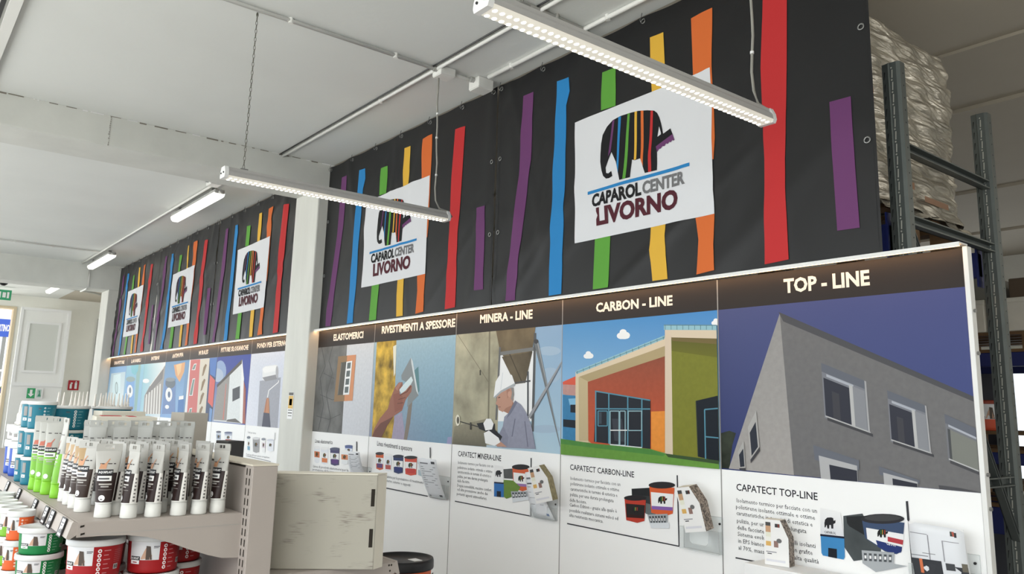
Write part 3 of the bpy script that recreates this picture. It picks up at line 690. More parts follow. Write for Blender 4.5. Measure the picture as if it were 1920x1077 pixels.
p.poly([(440, 215), (500, 210), (510, 280), (445, 275)], k(96, 98, 98), 2); product_bucket(p, 500, 182, 112, 180, k(222, 100, 56), k(48, 46, 48), k(216, 214, 224), k(160, 120, 180))
p.poly([(440, 285), (505, 290), (555, 335), (520, 390), (460, 412), (440, 395)], k(112, 146, 58), 1)
p.poly([(380, 186), (440, 196), (442, 300), (378, 296)], k(214, 218, 226)); p.poly([(378, 305), (443, 312), (443, 402), (378, 396)], k(50, 118, 190)); p.poly([(378, 298), (442, 304), (442, 314), (378, 308)], k(40, 46, 70)); p.poly([(396, 360), (424, 362), (424, 400), (396, 398)], k(30, 36, 50)); p.eleph(388, 222, 42, 44, k(50, 50, 54), False)
rail(p, ((490, 362), (600, 362), (606, 408), (500, 422)), 5)
clipx(p, x0, x1, .3, PZP); finish(p, 'text_print', r, r)

# ---- rivestimenti
x0, x1 = E5[1], E5[2]
r, h = panel(x0, x1, 'display panel headed RIVESTIMENTI A SPESSORE, hand smoothing blue plaster with a trowel')
t = Print(F6, -.0006); t.text('RIVESTIMENTI A SPESSORE', (406, 77), (818, 38), 38, k(250, 236, 222), .035); finish(t, 'lettering', h, r)
p = Print(F6, -.0004)
p.raw(bg(x0, x1), [k(166, 192, 204), k(158, 190, 206), k(120, 160, 186), k(150, 160, 184)], 1)
p.poly([(380, 110), (490, 100), (484, 300), (472, 672), (350, 660)], k(206, 166, 46), 3); p.poly([(470, 150), (488, 140), (482, 300), (474, 320)], k(236, 232, 212))
p.poly([(480, 540), (520, 520), (540, 680), (462, 670)], k(170, 160, 184), 1)
p.poly([(556, 480), (580, 440), (566, 580), (548, 676), (530, 672)], k(138, 128, 118)); p.poly([(574, 300), (612, 262), (618, 400), (590, 440)], k(96, 140, 146))
p.poly([(570, 212), (580, 232), (613, 424), (548, 492), (560, 360), (518, 336), (516, 312)], k(140, 146, 148)); p.poly([(570, 212), (580, 232), (613, 424), (600, 400), (572, 240)], k(186, 192, 194))
p.poly([(502, 392), (572, 318), (582, 340), (560, 380), (520, 420)], k(190, 202, 204))
SK = k(160, 104, 86)
p.poly([(352, 668), (364, 612), (395, 555), (440, 500), (458, 436), (478, 384), (502, 352), (522, 350), (524, 370), (506, 392), (508, 420), (540, 398), (566, 366), (576, 372), (572, 404), (540, 450), (520, 510), (472, 542), (440, 590), (404, 668)], SK)
p.poly([(352, 668), (368, 620), (400, 580), (440, 560), (472, 542), (440, 590), (404, 668)], k(118, 74, 62)); p.poly([(470, 420), (500, 410), (524, 430), (520, 500), (480, 520)], k(150, 92, 76)); p.line([(508, 424), (548, 404), (570, 372)], 5, k(112, 68, 56)); p.line([(500, 448), (540, 436)], 4, k(112, 68, 56)); p.line([(494, 470), (528, 466)], 4, k(112, 68, 56)); p.poly([(482, 384), (504, 354), (520, 352), (504, 380), (494, 400)], k(184, 128, 108))
p.poly([(776, 660), (800, 655), (798, 705), (770, 700)], k(160, 160, 200))
clipx(p, x0, x1); finish(p, 'picture', r, r)
p = Print(F6, -.0004)
p.text('Linea rivestimenti a spessore', (380, 706), (576, 738), 26, INK, .01)
p.can(373, 742, 44, 102, k(222, 104, 60), k(70, 66, 70), k(210, 212, 220), k(110, 80, 130)); p.can(421, 750, 42, 102, k(208, 210, 216), k(214, 216, 220), k(206, 208, 214), k(190, 90, 84)); p.can(471, 757, 56, 108, k(52, 66, 110), k(54, 58, 74), k(216, 218, 226), k(40, 54, 120)); p.can(535, 763, 68, 112, k(222, 84, 60), k(52, 50, 52), k(224, 224, 226), k(206, 60, 54)); p.can(608, 776, 48, 104, k(176, 196, 206), k(196, 204, 210), k(206, 212, 218))
p.text('Gamma per la protezione e il rivestimento', (428, 886), (640, 922), 15, k(92, 92, 98), 0, 1); p.text('interno, esterno e cappotti', (428, 908), (566, 936), 15, k(92, 92, 98), 0, 1)
p.line([(425, 944), (665, 991)], 6, k(60, 60, 66)); p.line([(678, 717), (678, 776)], 5, k(60, 60, 66))
clipx(p, x0, x1, .3, PZP); finish(p, 'text_print', r, r)

# ---- elastomerici
x0, x1 = E5[0], E5[1]
r, h = panel(x0, x1, 'display panel headed ELASTOMERICI, half stone half plaster wall around a window')
t = Print(F6, -.0006); t.text('ELASTOMERICI', (135, 117), (302, 101), 33, k(250, 236, 222), .035); finish(t, 'lettering', h, r)
p = Print(F6, -.0004)
p.raw(bg(x0, x1), [k(190, 192, 196), k(186, 188, 192), k(184, 186, 192), k(194, 196, 202)], 1)
p.poly([(40, 140), (213, 126), (182, 640), (10, 630)], k(122, 122, 120), 2)
for a in (((70, 150), (90, 260), (60, 330), (80, 480), (50, 620)), ((130, 150), (110, 230), (130, 300), (95, 420), (120, 560), (100, 630)), ((60, 420), (130, 450), (180, 430)), ((80, 300), (140, 330)), ((40, 540), (110, 560), (175, 530))): p.line(list(a), 3, k(88, 88, 88))
p.poly([(162, 206), (262, 196), (242, 454), (138, 460)], k(222, 150, 104)); p.poly([(162, 206), (212, 201), (196, 456), (138, 460)], k(152, 122, 88))
p.poly([(178, 240), (242, 230), (224, 420), (158, 424)], k(112, 106, 96)); p.poly([(178, 240), (208, 236), (190, 420), (158, 422)], k(92, 90, 84))
wq = ((208, 236), (241, 230), (223, 420), (189, 422)); p.sub(wq, 0, 0, 1, 1, k(226, 228, 228))
for i in range(4): p.sub(wq, .2, .04 + i * .24, .8, .22 + i * .24, k(104, 112, 112))
p.line([(180, 244), (160, 420)], 3, k(140, 136, 128))
clipx(p, x0, x1); finish(p, 'picture', r, r)
p = Print(F6, -.0004)
p.text('Linea elastomerica', (32, 690), (130, 698), 20, INK, .01)
p.can(27, 708, 32, 98, k(208, 210, 214), k(216, 218, 222), k(214, 130, 90)); p.can(64, 713, 43, 100, k(206, 208, 214), k(214, 216, 220), k(214, 216, 220), k(226, 130, 76)); p.can(200, 703, 42, 60, k(100, 116, 170), k(90, 104, 150), k(200, 204, 214)); p.can(117, 716, 51, 104, k(76, 74, 116), k(92, 96, 120), k(214, 214, 222), k(96, 60, 130)); p.can(178, 730, 40, 84, k(210, 212, 216), k(214, 216, 220), k(226, 140, 90))
p.text('Linea di prodotti elastomerici per la', (22, 828), (218, 852), 13, k(92, 92, 98), 0, 1); p.text('protezione di facciate', (18, 845), (140, 862), 13, k(92, 92, 98), 0, 1); p.line([(265, 684), (265, 738)], 5, k(60, 60, 66))
clipx(p, x0, x1, .3, PZP); finish(p, 'text_print', r, r)

# ---- far panels
EF = [-15.19, -14.03, -12.95, -11.85, -10.765, -9.69, -8.6, -7.47]
FT = [('IDROPITTURE', (66, 207), (154, 198), 26), ('LAVABILI', (216, 192), (298, 181), 28), ('INTERNI', (391, 170), (460, 161), 30), ('ANTIMUFFA', (575, 150), (672, 135), 32),
      ('MURALES', (808, 123), (890, 111), 34), ('PITTURE SILOXANICHE', (1003, 98), (1243, 74), 37), ('FONDI PER ESTERNO', (1320, 63), (1585, 37), 40)]
FLAB = ['faded pale blue display panel at the far end of the wall', 'display panel with a pale blue paint bottle, second from the far end', 'display panel showing a columned building facade under pale sky',
        'display panel with a blue paint tub under an orange glow', 'display panel showing narrow red and white town houses', 'display panel headed PITTURE SILOXANICHE, modern grey house under blue sky', 'display panel headed FONDI PER ESTERNO, white paint roller on grey wall']
WI = k(214, 222, 226)
def far_picture(i, p):
    x0, x1 = EF[i], EF[i + 1]; R = bg(x0, x1)
    if i == 0:
        p.raw(R, [k(120, 170, 220), k(120, 170, 220), k(210, 230, 236), k(206, 228, 232)]); p.quad((40, 285), (165, 270), (140, 620), (5, 620), k(190, 212, 222), k(206, 224, 224))
        p.poly([(60, 300), (125, 285), (115, 590), (35, 600)], k(188, 206, 210)); p.ell(86, 412, 13, 54, k(152, 170, 172)); p.ell(86, 412, 8, 40, k(176, 194, 196))
    elif i == 1:
        p.raw(R, [k(140, 196, 220), k(150, 206, 224), k(150, 190, 230), k(140, 180, 226)]); p.poly([(270, 180), (305, 175), (262, 615), (240, 615)], k(146, 186, 182)); p.poly([(215, 200), (282, 192), (275, 260), (250, 300), (220, 280)], k(120, 196, 212))
        p.poly([(175, 335), (245, 325), (235, 615), (155, 615)], k(124, 172, 226)); p.ell(210, 335, 40, 24, k(150, 172, 172)); p.ell(204, 440, 26, 56, WI); p.ell(206, 432, 9, 26, k(110, 130, 150)); p.ell(184, 548, 14, 16, WI)
    elif i == 2:
        p.raw(R, [k(150, 206, 218), k(210, 222, 226), k(205, 210, 212), k(160, 210, 230)]); p.poly([(505, 225), (515, 210), (475, 640), (320, 640), (332, 480), (380, 390)], k(172, 166, 162)); p.poly([(500, 240), (380, 400), (340, 470), (336, 500), (490, 330)], k(138, 134, 132))
        for j in range(6): p.poly([(345 + j * 24, 470 - j * 18), (356 + j * 24, 462 - j * 18), (346 + j * 24, 640), (334 + j * 24, 640)], k(206, 204, 200))
        p.line([(380, 395), (500, 232)], 7, k(206, 204, 200)); p.ell(345, 350, 30, 20, k(226, 232, 236))
    elif i == 3:
        p.raw(R, [k(120, 160, 200), k(110, 156, 200), k(150, 190, 232), k(140, 180, 230)]); p.poly([(590, 210), (690, 185), (680, 270), (640, 360), (605, 300)], k(236, 176, 124)); p.poly([(610, 210), (660, 195), (650, 270), (625, 310)], k(246, 206, 150)); p.poly([(700, 190), (730, 180), (700, 640), (650, 640)], k(120, 160, 200))
        p.poly([(512, 345), (606, 330), (600, 640), (485, 640)], k(116, 146, 196)); p.ell(560, 370, 43, 46, k(112, 122, 132)); p.ell(560, 338, 42, 18, k(146, 154, 160)); p.ell(546, 470, 30, 62, WI); p.ell(548, 470, 11, 28, k(96, 116, 150)); p.ell(530, 578, 18, 18, WI); p.poly([(630, 490), (680, 480), (668, 690), (618, 690)], k(84, 134, 196)); p.poly([(635, 485), (676, 478), (674, 510), (632, 516)], WI)
    elif i == 4:
        p.raw(R, [k(216, 222, 226), k(96, 136, 200), k(90, 120, 170), k(220, 222, 224)]); p.poly([(738, 165), (822, 160), (786, 700), (700, 700)], k(216, 120, 116))
        for u, v in ((200, 255), (330, 480), (590, 690)): p.poly([(768 - (u - 200) * .1, u), (790 - (u - 200) * .1, u - 4), (782 - (v - 200) * .1, v), (752 - (v - 200) * .1, v)], k(226, 220, 214)); p.poly([(771 - (u - 200) * .1, u + 6), (786 - (u - 200) * .1, u + 4), (777 - (v - 200) * .1, v - 6), (756 - (v - 200) * .1, v - 6)], k(130, 150, 142))
        p.poly([(822, 160), (905, 150), (862, 705), (786, 700)], k(224, 216, 200))
        for u in (200, 330, 450, 570): p.poly([(850 - (u - 200) * .09, u + 30), (868 - (u - 200) * .09, u), (880 - (u - 200) * .09, u + 10), (850 - (u - 200) * .09, u + 100), (836 - (u - 200) * .09, u + 110)], k(150, 126, 96))
        p.poly([(905, 150), (972, 148), (936, 706), (862, 706)], k(72, 88, 122)); p.poly([(905, 150), (972, 148), (968, 320), (908, 290)], k(88, 130, 200)); p.poly([(908, 296), (960, 345), (937, 584), (888, 536)], k(226, 108, 100)); p.poly([(905, 585), (932, 600), (926, 706), (898, 706)], k(120, 160, 210))
    elif i == 5:
        p.raw(R, [k(66, 82, 164), k(60, 80, 168), k(80, 92, 170), k(160, 176, 206)]); p.ell(1000, 260, 50, 90, k(150, 174, 214)); p.ell(975, 300, 50, 60, k(180, 196, 218))
        p.poly([(1186, 168), (975, 395), (950, 620), (938, 700), (1170, 725), (1190, 725)], k(190, 192, 194)); p.poly([(972, 400), (1080, 300), (1060, 700), (938, 690)], k(160, 156, 152), 1); p.poly([(1045, 380), (1052, 372), (1028, 690), (1018, 688)], k(206, 130, 120)); p.poly([(1082, 296), (1186, 180), (1168, 720), (1052, 700)], k(200, 204, 205), 1)
        p.poly([(1190, 158), (968, 384), (970, 408), (1188, 196)], k(92, 88, 86)); p.poly([(1190, 160), (1206, 330), (1196, 722), (1166, 715), (1186, 200)], k(222, 222, 220)); p.poly([(1204, 345), (1222, 420), (1222, 728), (1192, 724)], k(176, 104, 92), 1); p.poly([(1105, 422), (1170, 394), (1168, 500), (1104, 532)], k(82, 86, 92)); p.poly([(1060, 690), (1130, 680), (1180, 720), (1050, 706)], k(110, 108, 106))
    else:
        p.raw(R, [k(192, 196, 206), k(190, 194, 206), k(184, 188, 200), k(202, 204, 214)], 1); p.poly([(1345, 350), (1530, 318), (1500, 765), (1322, 750)], k(170, 172, 182), 1)
        p.poly([(1368, 240), (1390, 222), (1480, 208), (1502, 216), (1506, 316), (1490, 336), (1390, 354), (1368, 336)], k(206, 207, 208)); p.poly([(1368, 250), (1390, 226), (1500, 214), (1502, 258), (1388, 282)], k(226, 226, 228)); p.poly([(1368, 320), (1505, 290), (1506, 318), (1490, 336), (1390, 354)], k(150, 150, 154)); p.ell(1496, 272, 12, 54, k(184, 184, 188))
        p.line([(1510, 345), (1508, 362), (1425, 432), (1412, 495)], 8, k(226, 226, 230)); p.poly([(1404, 500), (1424, 500), (1430, 640), (1378, 632)], k(200, 140, 104)); p.poly([(1378, 628), (1428, 634), (1437, 760), (1362, 755)], k(84, 86, 102)); p.line([(1404, 510), (1390, 630)], 4, k(160, 100, 76))
def far_products(i, p):
    if i == 4:
        for j in range(2):
            for q in range(2): p.poly([(685 + j * 50, 765 + q * 60), (722 + j * 50, 762 + q * 60), (718 + j * 50, 812 + q * 60), (680 + j * 50, 815 + q * 60)], k(226, 140, 124), 3)
        p.poly([(800, 775), (845, 782), (860, 875), (790, 868)], k(130, 130, 146)); p.poly([(806, 786), (838, 790), (848, 862), (800, 858)], k(206, 208, 214))
    if i == 5: p.can(962, 788, 42, 108, k(180, 186, 196), k(106, 110, 124), k(160, 170, 190)); p.can(1035, 795, 66, 106, k(186, 192, 210), k(110, 120, 150), k(206, 210, 216), k(196, 90, 80))
    if i == 6:
        p.text('Fondo per esterno', (1240, 808), (1312, 818), 18, k(130, 130, 136), 0, 1); p.can(1232, 834, 30, 140, k(210, 214, 220), k(120, 126, 136), k(212, 214, 220), k(124, 170, 200)); p.can(1282, 842, 60, 140, k(168, 168, 170), k(190, 190, 192), k(160, 162, 164)); p.can(1360, 850, 34, 132, k(214, 214, 220), k(150, 154, 164), k(200, 190, 196)); p.can(1408, 860, 60, 110, k(206, 208, 216), k(190, 192, 200), k(206, 208, 214))
        p.text('Fondi specifici per esterno da applicare', (1225, 1000), (1430, 1030), 14, k(120, 120, 126), 0, 1); p.line([(1225, 1008), (1440, 1058)], 4, k(110, 110, 116)); p.line([(1478, 805), (1475, 870)], 3, k(110, 110, 116))
for i in range(7):
    r, h = panel(EF[i], EF[i + 1], FLAB[i])
    t = Print(F4, -.0006, .0002); t.text(*FT[i], k(250, 232, 216), .03, 1); clipx(t, EF[i], EF[i + 1], PZH, PZ1); finish(t, 'lettering', h, r)
    p = Print(F4, -.0004, .0002); far_picture(i, p); clipx(p, EF[i], EF[i + 1]); finish(p, 'picture', r, r)
    p = Print(F4, -.0004, .0002); far_products(i, p)
    if p.mb.v: clipx(p, EF[i], EF[i + 1], .3, PZP); finish(p, 'text_print', r, r)

# light strips along the panel tops
for x0, x1, lab in ((E5[0] - .02, E5[5] + .01, 'slim warm light strip along the top of the near display panels'), (EF[0] - .02, EF[7], 'slim warm light strip along the top of the far display panels')):
    r = thing('light_strip', lab, 'light strip', ((x0 + x1) / 2, 0, PZ1))
    MB().box(x0, x1, -.052, .018, PZ1 + .010, PZ1 + .016).box(x0, x1, -.056, -.052, PZ1 + .001, PZ1 + .016).build('profile', ALU, r, r.location)
    MB().box(x0 + .01, x1 - .01, -.048, -.028, PZ1 + .004, PZ1 + .0098).build('diffuser', STRIP, r, r.location)

# ================================================================== LEAFLETS, HOLDERS AND SAMPLE BOXES ON THE PANELS
def W2(fr, p, y): return onY(fr[0] + p[0] / fr[2], fr[1] + p[1] / fr[2], y)
def sheet(name, label, fr, corners, ys, lines, cat='leaflet', group=None, col=(206, 208, 212), gloss=False):
    """a hanging sheet, four corners tl tr br bl with their distances from the wall, bowed and printed"""
    q = [W2(fr, p, y) for p, y in zip(corners, ys)]
    base = (q[2] + q[3]) / 2
    r = thing(name, label, cat, base, group=group)
    def S(u, v, lift=0):
        a = q[0].lerp(q[1], u); b2 = q[3].lerp(q[2], u); p = a.lerp(b2, v)
        p = p + Vector((0, -.012 * math.sin(math.pi * v) - .004 * math.sin(math.pi * u) - lift, 0)); return p
    g = MB(); n = 8
    g.add([S(i / 4, j / n) for j in range(n + 1) for i in range(5)], [(j * 5 + i, j * 5 + i + 1, (j + 1) * 5 + i + 1, (j + 1) * 5 + i) for j in range(n) for i in range(4)], 0, k(*col))
    g.build('page', PAPER, r, base, smooth=True, solid=.0012)
    d = MB()
    for u0, v0, u1, v1, cc in lines: d.add([S(u0, v0, .0026), S(u1, v0, .0026), S(u1, v1, .0026), S(u0, v1, .0026)], [(0, 1, 2, 3)], 0, k(*cc))
    d.build('printed_text', PAPER, r, base)
    return r
TXT = [(.1, .1, .55, .13, (120, 122, 130)), (.72, .06, .9, .12, (60, 62, 68))] + [(.1, .2 + i * .055, .9 - (i * 37 % 5) * .06, .215 + i * .055, (150, 152, 158)) for i in range(9)] + [(.72, .9, .88, .95, (60, 62, 70)), (.1, .92, .2, .96, (70, 72, 78)), (.1, .72, .9, .725, (130, 132, 140))]
sheet('leaflet', 'printed leaflet curling out of a clear holder on the ELASTOMERICI panel', F6, ((216, 738), (282, 742), (320, 880), (240, 880)), (-.11, -.11, -.02, -.02), TXT, group='leaflets on the panels')
sheet('leaflet', 'printed leaflet curling out of a clear holder on the RIVESTIMENTI A SPESSORE panel', F6, ((608, 776), (712, 786), (768, 1010), (676, 998)), (-.12, -.12, -.02, -.02), TXT, group='leaflets on the panels')
TX2 = [(.1, .12, .6, .16, (110, 112, 118)), (.1, .24, .5, .27, (70, 72, 80)), (.1, .32, .8, .335, (150, 150, 156)), (.1, .44, .85, .45, (160, 160, 166)), (.1, .56, .7, .57, (160, 160, 166)), (.1, .7, .8, .71, (160, 160, 166)), (.74, .88, .86, .93, (60, 100, 160))]
sheet('leaflet', 'printed leaflet standing under the tilted sample box on the MINERA - LINE panel', FB, ((586, 236), (655, 226), (785, 556), (642, 532)), (-.03, -.03, -.02, -.02), TX2, group='leaflets on the panels')
BRO = [(0.0, 0, 1, 1, (214, 214, 216)), (.0, .45, .32, .46, (120, 122, 128)), (.22, .41, .46, .418, (120, 120, 124)), (0, .5, .55, .75, (54, 56, 62)), (.3, .56, 1, .8, (58, 60, 66)), (0, .72, 1, 1, (48, 50, 56)), (.14, .5, .2, .7, (226, 120, 70)), (.62, .52, .78, .62, (70, 72, 76)),
       (.9, .5, 1, .62, (112, 106, 92)), (.76, .05, .8, .12, (50, 60, 54)), (.79, .05, .83, .12, (180, 80, 60)), (.83, .06, .87, .13, (40, 40, 44)),
       (.02, .14, .34, .15, (150, 150, 156)), (.34, .15, .36, .5, (150, 150, 156)), (.6, .2, .9, .21, (160, 160, 166)), (.6, .21, .62, .5, (160, 160, 166)), (.3, .78, .55, 1, (170, 168, 160)), (.56, .8, .72, 1, (150, 120, 106)), (.55, .76, .57, 1, (224, 224, 220)), (.3, .88, .72, .89, (224, 224, 220))]
sheet('brochure', 'large white brochure with grey patterns in the clear holder on the TOP - LINE panel', F8, ((655, 898), (842, 928), (880, 1160), (690, 1140)), (-.075, -.06, -.03, -.03), BRO, 'brochure')

def holder(label, fr, tl, tr, br, bl_, cut=True, screws=True):
    a, b2, c2, d = (W2(fr, p, -.012) for p in (tl, tr, br, bl_))
    base = Vector(((c2.x + d.x) / 2, -.02, min(c2.z, d.z)))
    r = thing('leaflet_holder', label, 'leaflet holder', base, group='clear leaflet holders on the panels')
    x0, x1, z0, z1 = min(a.x, d.x), max(b2.x, c2.x), (c2.z + d.z) / 2, (a.z + b2.z) / 2
    MB().box(x0, x1, -.004, -.001, z0, z1).build('back_plate', ACRY, r, base)
    h = z0 + (z1 - z0) * .62; g = MB(); W = x1 - x0; o = x0
    # front plate with a rounded cut-out, and its side cheeks and floor
    pts = [(o, z0), (o + W, z0), (o + W, h), (o + W * .74, h), (o + W * .74, z0 + (h - z0) * .42), (o + W * .68, z0 + (h - z0) * .3), (o + W * .32, z0 + (h - z0) * .3), (o + W * .26, z0 + (h - z0) * .42), (o + W * .26, h), (o, h)]
    g.add([(x, -.034, z) for x, z in pts], [tuple(range(10))[::-1]]); g.add([(x, -.036, z) for x, z in pts], [tuple(range(10))])
    g.box(x0, x0 + .002, -.036, -.004, z0, h).box(x1 - .002, x1, -.036, -.004, z0, h).box(x0, x1, -.036, -.004, z0, z0 + .002)
    g.build('front_pocket', ACRY, r, base)
    e = MB()                                  # polished edges catch the light
    for (xa, za), (xb, zb2) in zip(pts, pts[1:] + pts[:1]): e.tube([(xa, -.0365, za), (xb, -.0365, zb2)], .0011, 5)
    e.tube([(x0, -.004, z0), (x0, -.004, z1), (x1, -.004, z1), (x1, -.004, z0)], .0011, 5)
    e.build('edge', clear_mat('acrylic_edge', (.85, .85, .86, 1), .45, .2), r, base)
    if screws:
        for x in (x0 + W * .07, x1 - W * .07):
            MB().tube([(x, -.004, z1 - .03), (x, -.009, z1 - .03)], .005, 10).build('screw', BPLAS, r, base)
    return r
holder('clear empty leaflet holder screwed to the white part of the CARBON - LINE panel', FB, (1635, 500), (1895, 540), (1880, 780), (1640, 740))
holder('clear leaflet holder on the white part of the MINERA - LINE panel', FB, (640, 395), (795, 412), (790, 560), (640, 532))
holder('clear leaflet holder on the white part of the RIVESTIMENTI A SPESSORE panel', F6, (690, 870), (782, 885), (775, 1006), (690, 990))
holder('clear leaflet holder on the white part of the ELASTOMERICI panel', F6, (252, 820), (342, 830), (338, 930), (252, 920))
holder('clear leaflet holder with a large brochure at the right end of the TOP - LINE panel', F8, (668, 985), (893, 1010), (905, 1170), (672, 1140))

SPECK = mat('speckled_stone_side', k(150, 136, 124), .7, noise=.95, nscale=110, ndetail=2)
OLIVE = mat('olive_side', k(150, 140, 104), .7, noise=.35, nscale=60)
def sample_box(label, loc, rot, sx, sy, sz, side, tilt_cut=.0):
    r = bpy.data.objects.new('sample_box', None); C.objects.link(r); r.location = loc; r.rotation_euler = rot
    tag(r, label, 'sample box', 'sample boxes by the panels')
    # front face with one slanted shoulder, patterned side
    pr = [(-sx / 2, 0), (sx / 2, 0), (sx / 2 + .0, sz * .62), (sx * .18, sz), (-sx / 2, sz)] if tilt_cut else [(-sx / 2, 0), (sx / 2, 0), (sx / 2, sz), (-sx / 2, sz)]
    n = len(pr); m = MB()
    m.add([(x, -sy / 2, z) for x, z in pr], [tuple(range(n))], 0, k(214, 213, 212)); m.add([(x, sy / 2, z) for x, z in pr], [tuple(range(n))[::-1]], 0, k(206, 204, 200))
    for i in range(n):
        a, b2 = pr[i], pr[(i + 1) % n]
        right = 0 < i < n - 1 - (1 if tilt_cut == 0 else 1)
        m.add([(a[0], -sy / 2, a[1]), (a[0], sy / 2, a[1]), (b2[0], sy / 2, b2[1]), (b2[0], -sy / 2, b2[1])], [(0, 1, 2, 3)], 1 if right else 0, k(196, 190, 178))
    m.build('box', [PAPER, side], r)
    d = MB(); y = -sy / 2 - .0006
    def R(u0, v0, u1, v1, cc): d.add([(-sx / 2 + u0 * sx, y, v0 * sz), (-sx / 2 + u1 * sx, y, v0 * sz), (-sx / 2 + u1 * sx, y, v1 * sz), (-sx / 2 + u0 * sx, y, v1 * sz)], [(0, 1, 2, 3)], 0, k(*cc))
    R(.07, .86, .28, .94, (70, 70, 70)); R(.07, .72, .28, .86, (206, 160, 120)); R(.07, .62, .28, .72, (206, 206, 190)); R(.07, .52, .28, .62, (226, 222, 206)); R(.07, .42, .28, .52, (230, 180, 90))
    R(.46, .84, .66, .92, (56, 56, 56)); R(.58, .84, .64, .92, (170, 70, 60)); R(.40, .40, .58, .54, (150, 116, 106)); R(.07, .28, .5, .3, (150, 150, 156)); R(.12, .24, .3, .26, (60, 60, 66)); R(.07, .08, .85, .13, (196, 196, 202))
    d.add([(-sx / 2 + sx * (.62 + .11 * math.cos(t * .52)), y - .0004, sz * (.55 + .05 * math.sin(t * .52))) for t in range(12)], [tuple(range(12))], 0, k(110, 110, 110))
    d.build('printed_front', PAPER, r)
    return r
pz = W2(F9, (262, 990), -.17)
LEDGE_Z = .985
q = thing('display_stand', 'white box stand in front of the TOP - LINE panel', 'stand', (-1.95, -.09, 0))
MB().box(-2.178, -1.72, -.165, -.012, 0.0, LEDGE_Z).build('body', mat('stand_white', k(226, 224, 216), .7), q, q.location, bevel=.006)
MB().box(-2.182, -1.716, -.169, -.01, LEDGE_Z - .09, LEDGE_Z + .002).build('lid', mat('stand_white'), q, q.location, bevel=.004)
sample_box('upright white sample box with speckled side, standing on the white box stand', (-2.062, -.085, LEDGE_Z + .003), (0, 0, math.radians(12)), .105, .06, .185, SPECK, 1)
a = W2(FB, (1735, 560), -.06)
sample_box('tilted white sample box with black speckled side above the empty clear holder', (-2.475, -.095, 1.075), (math.radians(8), math.radians(-10), math.radians(4)), .115, .065, .205, SPECK, 1)
sample_box('tilted white sample box with olive side on the MINERA - LINE panel', (-3.575, -.08, 1.09), (math.radians(6), math.radians(-14), math.radians(10)), .125, .05, .205, OLIVE, 1)

